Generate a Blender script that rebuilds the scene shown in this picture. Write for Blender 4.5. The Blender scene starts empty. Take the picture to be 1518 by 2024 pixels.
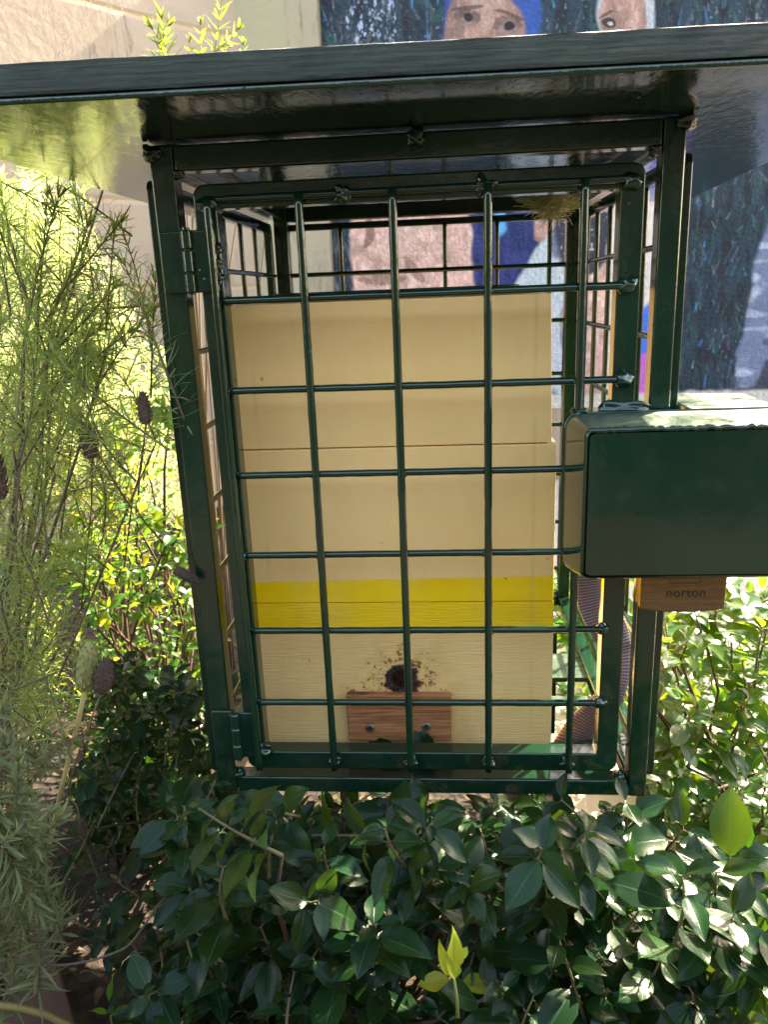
import bpy, math, random
import numpy as np
from mathutils import Vector, Matrix, noise as mnoise
random.seed(7); rng = np.random.default_rng(7)
R = math.radians
S = bpy.context.scene
C = S.collection

# ------------------------------------------------------------------ camera
CP = np.array([0.25062, -0.87722, 0.60068]); CE = (1.2961882, 0.0380507, 0.0722042); FPX = 1528.0
cam_d = bpy.data.cameras.new('camera'); cam = bpy.data.objects.new('camera', cam_d); C.objects.link(cam)
cam.location = CP.tolist(); cam.rotation_euler = CE
cam_d.sensor_fit = 'VERTICAL'; cam_d.sensor_height = 36; cam_d.lens = FPX / 2024 * 36
cam_d.clip_start = 0.02; cam_d.clip_end = 500
cam_d.dof.use_dof = True; cam_d.dof.focus_distance = 0.90; cam_d.dof.aperture_fstop = 11
S.camera = cam
S.view_settings.view_transform = 'Standard'; S.view_settings.look = 'None'
S.view_settings.exposure = 3.25; S.view_settings.gamma = 1
S.view_settings.use_white_balance = True; S.view_settings.white_balance_temperature = 8200; S.view_settings.white_balance_tint = 10

# ------------------------------------------------------------------ light
SUN_H = np.array([0.675, 0.738]); SUN_EL = R(38)
world = bpy.data.worlds.new('World'); S.world = world; world.use_nodes = True
wn = world.node_tree; wn.nodes.clear()
sky = wn.nodes.new('ShaderNodeTexSky'); sky.sky_type = 'NISHITA'; sky.sun_disc = False
sky.sun_elevation = SUN_EL; sky.sun_rotation = math.atan2(SUN_H[0], SUN_H[1])
sky.air_density = 1.0; sky.dust_density = 2.5; sky.ozone_density = 0.6
wb = wn.nodes.new('ShaderNodeBackground'); wb.inputs[1].default_value = 0.15
wo = wn.nodes.new('ShaderNodeOutputWorld')
wn.links.new(sky.outputs[0], wb.inputs[0]); wn.links.new(wb.outputs[0], wo.inputs[0])
sd = bpy.data.lights.new('sun', 'SUN'); sd.energy = 4.6; sd.angle = R(0.53); sd.color = (1, 0.95, 0.86)
sun = bpy.data.objects.new('sun', sd); C.objects.link(sun)
sv = Vector((SUN_H[0] * math.cos(SUN_EL), SUN_H[1] * math.cos(SUN_EL), math.sin(SUN_EL)))
sun.rotation_euler = sv.to_track_quat('Z', 'Y').to_euler()

# ------------------------------------------------------------------ helpers
def eul(rx, ry, rz): return np.array(Matrix.Rotation(rz, 3, 'Z') @ Matrix.Rotation(ry, 3, 'Y') @ Matrix.Rotation(rx, 3, 'X'))
MC = eul(*CE)
def at(x, y, Y):
    """a pixel of the photograph at the depth Y, as a point of the place"""
    d = MC @ np.array([(x - 759) / FPX, -(y - 1012) / FPX, -1.0]); return CP + (Y - CP[1]) / d[1] * d
def atz(x, y, Z):
    d = MC @ np.array([(x - 759) / FPX, -(y - 1012) / FPX, -1.0]); return CP + (Z - CP[2]) / d[2] * d
def proj(P):
    q = (np.asarray(P) - CP) @ MC
    return 759 + FPX * q[..., 0] / -q[..., 2], 1012 - FPX * q[..., 1] / -q[..., 2]
def nrm(v): v = np.asarray(v, float); return v / (np.linalg.norm(v) + 1e-12)
ORG = {}
def empty(name, loc, label, cat, group=None):
    o = bpy.data.objects.new(name, None); C.objects.link(o); o.location = loc; o.empty_display_size = .05
    o['label'] = label; o['category'] = cat
    if group: o['group'] = group
    ORG[o] = np.array(loc, float); return o
def tag(o, label, cat, group=None, kind=None):
    if label: o['label'] = label
    if cat: o['category'] = cat
    if group: o['group'] = group
    if kind: o['kind'] = kind
    return o

class MB:
    def __init__(s): s.v = []; s.f = []; s.n = 0; s.c = []; s.uv = []; s.hasc = False
    def add(s, v, f, col=None, uv=None):
        v = np.asarray(v, float); s.v.append(v); s.f.extend([tuple(int(i) + s.n for i in q) for q in f])
        n = len(v); s.n += n
        s.c.append(np.zeros((n, 3)) + (0.5 if col is None else np.asarray(col)))
        s.uv.append(np.zeros((n, 2)) if uv is None else np.asarray(uv, float))
        return s
    def box(s, a, b, col=None):
        (x0, y0, z0), (x1, y1, z1) = a, b
        v = [(x0,y0,z0),(x1,y0,z0),(x1,y1,z0),(x0,y1,z0),(x0,y0,z1),(x1,y0,z1),(x1,y1,z1),(x0,y1,z1)]
        return s.add(v, [(0,3,2,1),(4,5,6,7),(0,1,5,4),(1,2,6,5),(2,3,7,6),(3,0,4,7)], col)
    def tube(s, pts, r, n=8, col=None, cap=True, jit=0.0):
        pts = np.asarray(pts, float); m = len(pts); r = np.zeros(m) + r
        T = np.gradient(pts, axis=0); T /= np.linalg.norm(T, axis=1)[:, None] + 1e-12
        a = np.array([0, 0, 1.]) if abs(T[0][2]) < .9 else np.array([1., 0, 0])
        U = nrm(np.cross(T[0], a)); V = []; th = np.linspace(0, 2*np.pi, n, endpoint=False)
        for i in range(m):
            U = nrm(U - T[i] * (U @ T[i])); W = np.cross(T[i], U)
            rr = r[i] * (1 + jit * rng.normal(size=n)) if jit else r[i]
            V.append(pts[i] + (np.cos(th) * rr)[:, None] * U + (np.sin(th) * rr)[:, None] * W)
        V = np.concatenate(V); F = []
        for i in range(m - 1):
            for k in range(n):
                k2 = (k + 1) % n; F.append((i*n+k, i*n+k2, (i+1)*n+k2, (i+1)*n+k))
        if cap: F.append(tuple(range(n))[::-1]); F.append(tuple((m-1)*n + k for k in range(n)))
        return s.add(V, F, col)
    def blob(s, c, r, seed=0, amp=.25, col=None, nu=12, nv=8):
        r = np.zeros(3) + r; V = []; F = []
        for j in range(nv + 1):
            ph = math.pi * j / nv
            for i in range(nu):
                t = 2 * math.pi * i / nu
                d = np.array([math.sin(ph)*math.cos(t), math.sin(ph)*math.sin(t), math.cos(ph)])
                k = 1 + amp * mnoise.noise(Vector(d * 1.7) + Vector((seed*3.1, seed*1.7, 0)))
                V.append(c + d * r * k)
        for j in range(nv):
            for i in range(nu):
                i2 = (i+1) % nu; F.append((j*nu+i, (j+1)*nu+i, (j+1)*nu+i2, j*nu+i2))
        return s.add(V, F, col)
    def ring(s, ax, lo, hi, w, d0, d1, ro=.012, ri=.004, n=6):
        """frame of square tube in the plane across axis ax: outer rectangle lo..hi, bar width w"""
        def loop(a, b, r):
            L = []
            for (cx, cy, t0) in ((b[0]-r, b[1]-r, 0), (a[0]+r, b[1]-r, 90), (a[0]+r, a[1]+r, 180), (b[0]-r, a[1]+r, 270)):
                for k in range(n + 1):
                    t = R(t0 + 90 * k / n); L.append((cx + r*math.cos(t), cy + r*math.sin(t)))
            return L
        O = loop(lo, hi, ro); I = loop((lo[0]+w, lo[1]+w), (hi[0]-w, hi[1]-w), ri); m = len(O)
        def p3(p, d): return (p[0], d, p[1]) if ax == 1 else (d, p[0], p[1])
        V = [p3(p, d0) for p in O] + [p3(p, d0) for p in I] + [p3(p, d1) for p in O] + [p3(p, d1) for p in I]; F = []
        for k in range(m):
            j = (k+1) % m
            F += [(k, j, m+j, m+k), (2*m+k, 3*m+k, 3*m+j, 2*m+j), (k, 2*m+k, 2*m+j, j), (m+k, m+j, 3*m+j, 3*m+k)]
        return s.add(V, F)
    def build(s, name, mat, parent=None, smooth=True, bevel=0, seg=2, auto=None, sub=0):
        V = np.concatenate(s.v) if s.v else np.zeros((0, 3))
        org = ORG.get(parent, np.zeros(3)) if parent is not None else np.zeros(3)
        me = bpy.data.meshes.new(name); me.from_pydata((V - org).tolist(), [], s.f)
        ca = me.color_attributes.new('col', 'FLOAT_COLOR', 'POINT')
        cc = np.ones((len(V), 4)); cc[:, :3] = np.concatenate(s.c); ca.data.foreach_set('color', cc.ravel())
        ua = me.attributes.new('luv', 'FLOAT2', 'POINT'); ua.data.foreach_set('vector', np.concatenate(s.uv).ravel())
        me.materials.append(mat); me.update()
        if smooth: me.polygons.foreach_set('use_smooth', [True] * len(me.polygons))
        o = bpy.data.objects.new(name, me); C.objects.link(o)
        if parent is not None: o.parent = parent
        ORG[o] = org
        import bmesh
        if auto is not None or bevel:
            bm = bmesh.new(); bm.from_mesh(me); bmesh.ops.recalc_face_normals(bm, faces=bm.faces); bm.to_mesh(me); bm.free()
        if auto is not None and not bevel: me.set_sharp_from_angle(angle=R(38))
        if bevel:
            m = o.modifiers.new('bevel', 'BEVEL'); m.width = bevel; m.segments = seg; m.limit_method = 'ANGLE'; m.angle_limit = R(40)
            m.harden_normals = False
            w = o.modifiers.new('wn', 'WEIGHTED_NORMAL'); w.keep_sharp = True
        if sub:
            m = o.modifiers.new('sub', 'SUBSURF'); m.levels = sub; m.render_levels = sub
        return o

# ------------------------------------------------------------------ materials
class NT:
    def __init__(s, name):
        s.m = bpy.data.materials.new(name); s.m.use_nodes = True; s.t = s.m.node_tree; s.t.nodes.clear()
        s.out = s.t.nodes.new('ShaderNodeOutputMaterial')
        s.b = s.t.nodes.new('ShaderNodeBsdfPrincipled'); s.t.links.new(s.b.outputs[0], s.out.inputs[0])
    def n(s, typ, **k):
        o = s.t.nodes.new('ShaderNode' + typ)
        for a, b in k.items(): setattr(o, a, b)
        return o
    def l(s, a, b): s.t.links.new(a, b)
    def val(s, sock, v):
        if hasattr(v, 'is_output') or isinstance(v, bpy.types.NodeSocket): s.l(v, sock)
        else: sock.default_value = v
    def coord(s, scale=(1,1,1), kind='Object'):
        tc = s.n('TexCoord'); mp = s.n('Mapping'); s.l(tc.outputs[kind], mp.inputs[0]); mp.inputs['Scale'].default_value = scale
        return mp.outputs[0]
    def noise(s, scale, detail=4, rough=.55, vec=None, out=0, dist=0):
        o = s.n('TexNoise'); o.inputs['Scale'].default_value = scale; o.inputs['Detail'].default_value = detail
        o.inputs['Roughness'].default_value = rough; o.inputs['Distortion'].default_value = dist
        s.l(vec if vec is not None else s.coord(), o.inputs['Vector']); return o.outputs[out]
    def ramp(s, fac, stops, interp='LINEAR'):
        o = s.n('ValToRGB'); o.color_ramp.interpolation = interp; e = o.color_ramp.elements
        while len(e) < len(stops): e.new(0.5)
        for i, (p, c) in enumerate(stops):
            e[i].position = p; e[i].color = (*c, 1) if not isinstance(c, (int, float)) else (c, c, c, 1)
        s.l(fac, o.inputs[0]); return o.outputs[0]
    def mix(s, f, a, b, mode='MIX'):
        o = s.n('Mix', data_type='RGBA', blend_type=mode)
        s.val(o.inputs[0], f)
        s.val(o.inputs[6], a if not isinstance(a, tuple) else (*a, 1)[:4]); s.val(o.inputs[7], b if not isinstance(b, tuple) else (*b, 1)[:4])
        return o.outputs[2]
    def math(s, op, a, b=0.0, c=None, clamp=False):
        o = s.n('Math', operation=op, use_clamp=clamp); s.val(o.inputs[0], a); s.val(o.inputs[1], b)
        if c is not None: s.val(o.inputs[2], c)
        return o.outputs[0]
    def bump(s, h, strength=.3, dist=.01, normal=None):
        o = s.n('Bump'); o.inputs['Strength'].default_value = strength; o.inputs['Distance'].default_value = dist
        s.l(h, o.inputs['Height'])
        if normal is not None: s.l(normal, o.inputs['Normal'])
        return o.outputs[0]
    def set(s, **k):
        for a, v in k.items():
            sock = s.b.inputs[a.replace('_', ' ')]
            if isinstance(v, tuple) and len(v) == 3: v = (*v, 1)
            s.val(sock, v)
        return s
    def attr(s, name): o = s.n('Attribute'); o.attribute_name = name; return o

def simple(name, col, rough=.5, metal=0, bumpscale=None, bs=.2, var=.15, bd=.002, spec=.5):
    m = NT(name); c = m.noise(14, 5)
    m.set(Base_Color=m.mix(m.ramp(c, [(.3, 0), (.7, 1)]), tuple(x*(1-var) for x in col), tuple(min(1, x*(1+var)) for x in col)), Roughness=rough, Metallic=metal)
    m.b.inputs['Specular IOR Level'].default_value = spec
    if bumpscale: m.set(Normal=m.bump(m.noise(bumpscale, 5), bs, bd))
    return m.m

def green_paint(name, dust=0.0, rough=.10, base=(.0026, .0185, .0092), bs=.35, stretch=(1,1,1)):
    m = NT(name); v = m.coord(stretch)
    tone = m.ramp(m.noise(6, 5, vec=v), [(.35, 0), (.7, 1)])
    col = m.mix(tone, base, tuple(x*1.5 for x in base))
    # brown-black mottling where the coat is thin
    thin = m.ramp(m.noise(38, 6, .7), [(.60, 0), (.70, 1)])
    col = m.mix(m.math('MULTIPLY', thin, .35), col, (.02, .017, .013))
    up = m.n('NewGeometry'); sep = m.n('SeparateXYZ'); m.l(up.outputs['Normal'], sep.inputs[0])
    if dust:
        d = m.math('MULTIPLY', m.ramp(m.noise(9, 8, .68, dist=1.5), [(.36, .15), (.62, 1)]), m.ramp(sep.outputs[2], [(.55, 0), (.9, 1)]))
        d = m.math('MULTIPLY', d, dust); col = m.mix(d, col, (.030, .062, .042)); col = m.mix(m.math('MULTIPLY', m.math('MULTIPLY', m.ramp(m.noise(60, 8, .8, vec=m.coord((1, 3, 1)), dist=2), [(.56, 0), (.66, 1)]), .8), m.ramp(sep.outputs[2], [(.55, 0), (.9, 1)])), col, (.085, .115, .095)); r = m.mix(d, (rough,)*3, (.55,)*3)
        m.set(Roughness=r)
    else: m.set(Roughness=m.ramp(m.noise(20, 4), [(.3, rough*.7), (.8, rough*1.9)]))
    h = m.math('ADD', m.noise(30, 3, .5, vec=v), m.math('MULTIPLY', m.noise(150, 3, .6, vec=v), .25))
    vo = m.n('TexVoronoi'); vo.inputs['Scale'].default_value = 85; m.l(m.coord(), vo.inputs['Vector'])
    pim = m.ramp(vo.outputs['Distance'], [(.02, 1), (.16, 0)])
    gate = m.ramp(m.noise(23, 1), [(.60, 0), (.66, 1)])
    h = m.math('ADD', h, m.math('MULTIPLY', m.math('MULTIPLY', pim, gate), .6))
    m.set(Base_Color=col, Normal=m.bump(h, bs, .0022)); m.b.inputs['IOR'].default_value = 1.52
    m.b.inputs['Coat Weight'].default_value = .2; m.b.inputs['Coat Roughness'].default_value = .04
    return m.m
M_green = green_paint('green_gloss_paint')
M_box = green_paint('green_gloss_paint_dusty', dust=.95, bs=.12)
M_roof = green_paint('green_gloss_board_paint', rough=.035, bs=.34, stretch=(3, 1, 1), base=(.005, .018, .009))

def leafmat(name, top, bot, trans, tw=.35, rough=.32, vein=True, spec=.5):
    m = NT(name); a = m.attr('col'); sep = m.n('SeparateColor'); m.l(a.outputs['Color'], sep.inputs[0])
    uv = m.attr('luv'); su = m.n('SeparateXYZ'); m.l(uv.outputs['Vector'], su.inputs[0])
    geo = m.n('NewGeometry')
    hsv = m.n('HueSaturation')
    m.l(m.math('ADD', .47, m.math('MULTIPLY', sep.outputs[0], .06)), hsv.inputs['Hue'])
    m.l(m.math('ADD', .55, m.math('MULTIPLY', sep.outputs[1], .9)), hsv.inputs['Value'])
    base = m.mix(geo.outputs['Backfacing'], top, bot)
    young = m.ramp(sep.outputs[2], [(.80, 0), (.95, 1)])
    base = m.mix(young, base, (.30, .34, .03))
    if vein:
        au = m.math('ABSOLUTE', su.outputs[0])
        rib = m.ramp(au, [(.0, 1), (.07, 0)])
        w = m.n('TexWave'); w.inputs['Scale'].default_value = 3.2; w.bands_direction = 'X'
        cmb = m.n('CombineXYZ'); m.l(m.math('SUBTRACT', su.outputs[1], m.math('MULTIPLY', au, .28)), cmb.inputs[0]); m.l(cmb.outputs[0], w.inputs[0])
        w.inputs['Distortion'].default_value = 0
        ve = m.ramp(w.outputs['Fac'], [(.90, 0), (1, 1)])
        base = m.mix(m.math('MULTIPLY', rib, .55), base, tuple(min(1, x*2.6+.02) for x in top))
        base = m.mix(m.math('MULTIPLY', ve, .18), base, tuple(min(1, x*2.2+.01) for x in top))
        sp = m.ramp(m.noise(420, 2), [(.70, 0), (.76, 1)])
        base = m.mix(m.math('MULTIPLY', sp, .4), base, (.16, .17, .10))
        m.set(Normal=m.bump(m.math('SUBTRACT', m.math('MULTIPLY', m.noise(160, 3), .5), m.math('ADD', m.math('MULTIPLY', rib, .7), m.math('MULTIPLY', ve, .10))), .4, .0008))
    else: m.set(Normal=m.bump(m.noise(500, 2), .3, .0006))
    m.l(base, hsv.inputs['Color'])
    m.set(Base_Color=hsv.outputs[0], Roughness=rough); m.b.inputs['Specular IOR Level'].default_value = spec
    tr = m.n('BsdfTranslucent'); h2 = m.n('HueSaturation'); m.l(m.mix(young, trans, (.62, .60, .04)), h2.inputs['Color'])
    m.l(hsv.inputs['Hue'].links[0].from_socket, h2.inputs['Hue']); m.l(tr.inputs[0], tr.inputs[0]) if False else None
    m.l(h2.outputs[0], tr.inputs[0])
    mx = m.n('MixShader'); mx.inputs[0].default_value = tw
    m.l(m.b.outputs[0], mx.inputs[1]); m.l(tr.outputs[0], mx.inputs[2]); m.l(mx.outputs[0], m.out.inputs[0])
    return m.m
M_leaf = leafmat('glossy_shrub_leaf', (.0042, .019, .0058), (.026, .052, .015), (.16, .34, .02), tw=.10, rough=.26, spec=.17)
M_leaf2 = leafmat('sunlit_shrub_leaf', (.026, .085, .012), (.07, .13, .03), (.30, .50, .03), tw=.36, rough=.32, spec=.35)  # shrub leaf in a lighter colour, sunlight put into the tone
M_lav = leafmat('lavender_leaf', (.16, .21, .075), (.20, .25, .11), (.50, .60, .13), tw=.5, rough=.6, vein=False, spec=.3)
M_lav3 = leafmat('shaded_lavender_leaf', (.105, .125, .050), (.14, .16, .075), (.26, .30, .08), tw=.28, rough=.6, vein=False, spec=.3)  # lavender leaf darkened and greyed in colour for the shaded sprigs
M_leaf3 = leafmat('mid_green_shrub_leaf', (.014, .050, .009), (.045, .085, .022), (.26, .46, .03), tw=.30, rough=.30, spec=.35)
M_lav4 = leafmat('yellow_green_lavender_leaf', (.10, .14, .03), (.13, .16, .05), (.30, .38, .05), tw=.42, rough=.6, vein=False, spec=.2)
M_lav2 = leafmat('sunlit_lavender_leaf', (.30, .35, .16), (.33, .38, .20), (.68, .76, .32), tw=.5, rough=.6, vein=False, spec=.3)  # lavender leaf paled in colour so the rear bushes look sunlit
M_stem = simple('woody_stem', (.10, .050, .024), .75, bumpscale=300, bs=.6)
M_gstem = simple('green_stem', (.17, .19, .06), .6, bumpscale=300, bs=.4)
ms = NT('shrub_stem'); a_c = ms.attr('col'); sc_ = ms.n('SeparateColor'); ms.l(a_c.outputs['Color'], sc_.inputs[0])
ms.set(Base_Color=ms.mix(ms.ramp(sc_.outputs[0], [(.6, 0), (.9, 1)]), (.085, .070, .026), (.06, .030, .016)), Roughness=.7, Normal=ms.bump(ms.noise(300, 4), .5, .002)); M_stems = ms.m
M_lstem = simple('lavender_stem', (.13, .085, .05), .8, bumpscale=400, bs=.6)
M_dry = simple('straw_stalk', (.42, .30, .12), .6, bumpscale=300, bs=.5, var=.3)
M_head = simple('dried_flower_bract', (.085, .048, .032), .85, bumpscale=600, bs=.8, var=.4)
M_headg = simple('green_flower_bract', (.26, .25, .08), .8, bumpscale=600, bs=.6, var=.25)

# ------------------------------------------------------------------ setting: ground
GZ = -0.50
def ground_mat():
    m = NT('mulch_soil'); v = m.coord()
    c = m.ramp(m.noise(30, 8, .7), [(.3, (.006, .004, .003)), (.5, (.018, .011, .007)), (.68, (.055, .032, .018))])
    vo = m.n('TexVoronoi'); vo.inputs['Scale'].default_value = 46; m.l(v, vo.inputs['Vector'])
    c = m.mix(m.ramp(m.noise(12, 3), [(.45, 0), (.6, .8)]), c, m.mix(m.ramp(vo.outputs['Color'], [(.2, 0), (.9, 1)]), (.018, .011, .007), (.08, .048, .025)))
    m.set(Base_Color=c, Roughness=.95, Normal=m.bump(m.math('ADD', m.noise(60, 8, .7), vo.outputs['Distance']), 1, .02)); return m.m
def path_mat():
    m = NT('concrete_path')
    c = m.ramp(m.noise(5, 8, .65), [(.3, (.38, .30, .24)), (.7, (.52, .43, .35))])
    c = m.mix(m.ramp(m.noise(160, 3), [(.62, 0), (.7, .6)]), c, (.2, .15, .12))
    m.set(Base_Color=c, Roughness=.9, Normal=m.bump(m.noise(120, 6), .4, .004)); return m.m
g = MB(); n = 80
xs = np.concatenate([[-60], np.linspace(-3, 4, n), [60]]); ys = np.concatenate([[-60], np.linspace(-3, 5, n), [60]])
V = []
for y in ys:
    for x in xs:
        z = GZ + .02 * mnoise.noise(Vector((x*2.2, y*2.2, 0))) + .012 * mnoise.noise(Vector((x*9, y*9, 4)))
        V.append((x, y, z))
w = len(xs); g.add(V, [(j*w+i, j*w+i+1, (j+1)*w+i+1, (j+1)*w+i) for j in range(len(ys)-1) for i in range(w-1)])
tag(g.build('ground', ground_mat()), 'dark mulched soil strewn with dry leaves', None, kind='structure')
pm = MB(); X = np.linspace(.42, 5.5, 30); Y = np.linspace(.42, 3.48, 30)
V = [(x + (.03*mnoise.noise(Vector((0, y*5, 0))) if i == 0 else 0), y, GZ + .045) for y in Y for i, x in enumerate(X)]
pm.add(V, [(j*30+i, j*30+i+1, (j+1)*30+i+1, (j+1)*30+i) for j in range(29) for i in range(29)])
for i in range(29): pass
pm.box((.43, .43, GZ-.05), (5.5, 3.48, GZ+.041))
tag(pm.build('path', path_mat(), smooth=False), 'pale pinkish concrete path in sunlight', None, kind='structure')

# ------------------------------------------------------------------ setting: walls
WY = 3.5
def cream_mat(name, green=0.0, course=True):
    m = NT(name); v = m.coord()
    c = m.ramp(m.noise(1.6, 6, .6), [(.3, (.275, .205, .150)), (.7, (.335, .26, .195))])
    if green: c = m.mix(m.ramp(m.noise(1.3, 4, vec=m.coord((3, 3, .5))), [(.35, .3), (.7, .9)]), c, (.31, .285, .18))
    # yellow-brown stain bands and flaked dark cracks
    st = m.ramp(m.noise(3.0, 7, .7, vec=m.coord((1, 1, 3.2)), dist=1.5), [(.485, 0), (.50, .8), (.515, 0)])
    c = m.mix(m.math('MULTIPLY', st, .6), c, (.36, .22, .08))
    cr = m.ramp(m.noise(2.2, 9, .75, vec=m.coord((2.4, 2.4, .35)), dist=.8), [(.492, 0), (.50, 1), (.508, 0)])
    gate = m.ramp(m.noise(1.1, 2, vec=m.coord((1.3, 1.3, 1.3))), [(.50, 0), (.60, 1)])
    cr = m.math('MULTIPLY', cr, gate)
    c = m.mix(m.math('MULTIPLY', cr, .85), c, (.07, .05, .045))
    spk = m.ramp(m.noise(60, 4), [(.72, 0), (.76, .5)]); c = m.mix(spk, c, (.2, .14, .09))
    h = m.math('ADD', m.math('MULTIPLY', m.noise(25, 6), .5), m.math('MULTIPLY', cr, -1.2))
    if course:
        sep = m.n('SeparateXYZ'); m.l(v, sep.inputs[0])
        wob = m.math('MULTIPLY', m.math('SUBTRACT', m.noise(4, 3), .5), .03)
        fr = m.math('FRACT', m.math('DIVIDE', m.math('ADD', m.math('ADD', sep.outputs[2], 5.13), wob), .40))
        ln = m.ramp(m.math('ABSOLUTE', m.math('SUBTRACT', fr, .5)), [(.0, 1), (.02, .6), (.045, 0)])
        c = m.mix(m.math('MULTIPLY', ln, m.ramp(m.noise(6, 5, .7), [(.35, .1), (.65, .85)])), c, (.40, .25, .09)); h = m.math('SUBTRACT', h, m.math('MULTIPLY', ln, .7))
    m.set(Base_Color=c, Roughness=.8, Normal=m.bump(h, .6, .012)); return m.m

def mural_colour(x, z, SHP):
    """colours of the painting at wall position (x, z); n arrays"""
    px, py = proj(np.stack([x, np.full_like(x, WY), z], -1))
    rs = np.random.default_rng(3)
    def vn(fx, fz, seed):
        r = np.random.default_rng(seed); G = r.random((96, 96)); a = (x*fx) % 95; b = (z*fz) % 95
        i = a.astype(int); j = b.astype(int); u = a-i; v_ = b-j; u = u*u*(3-2*u); v_ = v_*v_*(3-2*v_)
        return (G[i, j]*(1-u)+G[i+1, j]*u)*(1-v_)+(G[i, j+1]*(1-u)+G[i+1, j+1]*u)*v_
    wob = (vn(9, 9, 1) - .5) * 16; wob2 = (vn(9, 9, 2) - .5) * 16
    X_ = px + wob; Y_ = py + wob2
    def ss(a, b, t): t = np.clip((t-a)/(b-a), 0, 1); return t*t*(3-2*t)
    # forest ground: vertical strokes of teal, black, grey
    s1 = vn(40, 7, 4); s2 = vn(22, 9, 5); s3 = vn(60, 14, 6); s4 = vn(8, 5, 7); s5 = vn(30, 12, 8)
    col = np.array([.010, .024, .038]) + s1[:, None] * np.array([.022, .040, .055])
    def lay(c, mask): nonlocal col; mask = np.clip(mask, 0, 1)[:, None]; col = col*(1-mask) + np.asarray(c)*mask
    lay((.015, .014, .022), ss(.55, .8, s2)*.7)
    lay((.02, .14, .10), .5*ss(.68, .85, s5)*ss(.45, .7, s4))
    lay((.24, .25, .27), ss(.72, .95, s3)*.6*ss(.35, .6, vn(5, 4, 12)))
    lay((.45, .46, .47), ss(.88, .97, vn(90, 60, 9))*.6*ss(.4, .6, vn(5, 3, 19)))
    lay((.03, .22, .42), .0*ss(.8, .9, vn(26, 10, 10))*ss(.55, .7, vn(4, 4, 11)))
    # short hanging brush strokes over the forest
    nz_, nx_ = SHP; img = col.reshape(nz_, nx_, 3); xs1 = x.reshape(SHP)[0]; zs1 = z.reshape(SHP)[:, 0]; dx_ = xs1[1]-xs1[0]; dz_ = zs1[1]-zs1[0]
    pal = np.array([[.006,.012,.024],[.012,.012,.02],[.02,.05,.055],[.02,.09,.075],[.015,.16,.10],[.10,.13,.14],[.20,.22,.24],[.34,.36,.38],[.03,.16,.30],[.05,.30,.50],[.05,.04,.06],[.02,.05,.075]])
    wts = np.array([5,4,5,3,1.2,2.2,1.6,.9,1,.35,3,4]); wts = wts/wts.sum()
    for k in range(5200):
        cx_, cz_ = rs.uniform(xs1[0], xs1[-1]), rs.uniform(zs1[0], zs1[-1]); L_ = rs.uniform(.02, .10); w_ = rs.uniform(.004, .013); c_ = pal[rs.choice(len(pal), p=wts)]
        if c_[0] > .15 or c_[2] > .4: L_ *= .5; w_ *= .7
        an = rs.normal()*.28; sx_, sz_ = math.sin(an), math.cos(an)
        i0, i1 = np.searchsorted(xs1, [cx_-L_, cx_+L_]); j0, j1 = np.searchsorted(zs1, [cz_-L_, cz_+L_])
        if i1-i0 < 2 or j1-j0 < 2: continue
        gx_, gz_ = np.meshgrid(xs1[i0:i1]-cx_, zs1[j0:j1]-cz_); al_ = gx_*sx_+gz_*sz_; ac_ = gx_*sz_-gz_*sx_
        mk = np.clip(1.2-np.abs(ac_)/(w_*(1-.6*(al_/L_+.5).clip(0, 1))+1e-5), 0, 1)*(np.abs(al_) < L_*.5)*rs.uniform(.45, .95)
        img[j0:j1, i0:i1] = img[j0:j1, i0:i1]*(1-mk[..., None])+c_*mk[..., None]
    col = img.reshape(-1, 3)
    # sun sparkle painted as a white-blue patch at the top left, blue feather strokes
    lay((.42, .46, .60), ss(.50, .75, .5*vn(70, 30, 13)+.5*vn(150, 110, 33))*ss(.2, .5, 1-np.hypot((X_-735)/90, (Y_-40)/80)))
    lay((.05, .20, .38), ss(.55, .7, vn(55, 8, 14))*ss(.0, .4, 1-np.hypot((X_-850)/50, (Y_-30)/60)))
    def ell(cx, cy, rx, ry, soft=.12, rot=0):
        c_, s_ = math.cos(R(rot)), math.sin(R(rot)); dx, dy = X_-cx, Y_-cy
        d = np.hypot((dx*c_+dy*s_)/rx, (-dx*s_+dy*c_)/ry); return 1-ss(1-soft, 1+soft*.3, d)
    def poly(pts, soft=8):
        d = np.full(len(X_), -1e9); P = np.array(pts, float); ins = np.zeros(len(X_), bool); dm = np.full(len(X_), 1e9)
        for k in range(len(P)):
            a, b = P[k], P[(k+1) % len(P)]
            cond = (a[1] > Y_) != (b[1] > Y_)
            with np.errstate(divide='ignore', invalid='ignore'):
                xi = (b[0]-a[0])*(Y_-a[1])/(b[1]-a[1]+1e-9)+a[0]
            ins ^= cond & (X_ < xi)
            ab = b-a; t = np.clip(((X_-a[0])*ab[0]+(Y_-a[1])*ab[1])/(ab@ab), 0, 1)
            dm = np.minimum(dm, np.hypot(X_-a[0]-t*ab[0], Y_-a[1]-t*ab[1]))
        return np.clip(np.where(ins, .5+dm/soft, .5-dm/soft), 0, 1)
    skin = np.array([.36, .22, .18])[None] * (0.7 + .6*vn(18, 18, 15))[:, None] + .08*ss(.6, .9, vn(45, 30, 16))[:, None]
    def layc(c, mask): nonlocal col; mask = np.clip(mask, 0, 1)[:, None]; col = col*(1-mask) + c*mask
    # first figure: blue head cloth, forehead and eyes
    lay((.03, .09, .30), ell(968, 55, 105, 135)*ss(860, 900, X_))
    layc(skin, ell(958, 75, 82, 110))
    lay((.16, .09, .075), .75*np.clip(np.abs(X_-958)/75-.45, 0, 1)*ell(958, 75, 82, 110)); lay((.50, .36, .31), .5*ell(962, 2, 40, 26, .6))
    lay((.10, .06, .06), (ell(928, 38, 30, 17)+ell(1000, 50, 30, 16))*.55)
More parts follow.
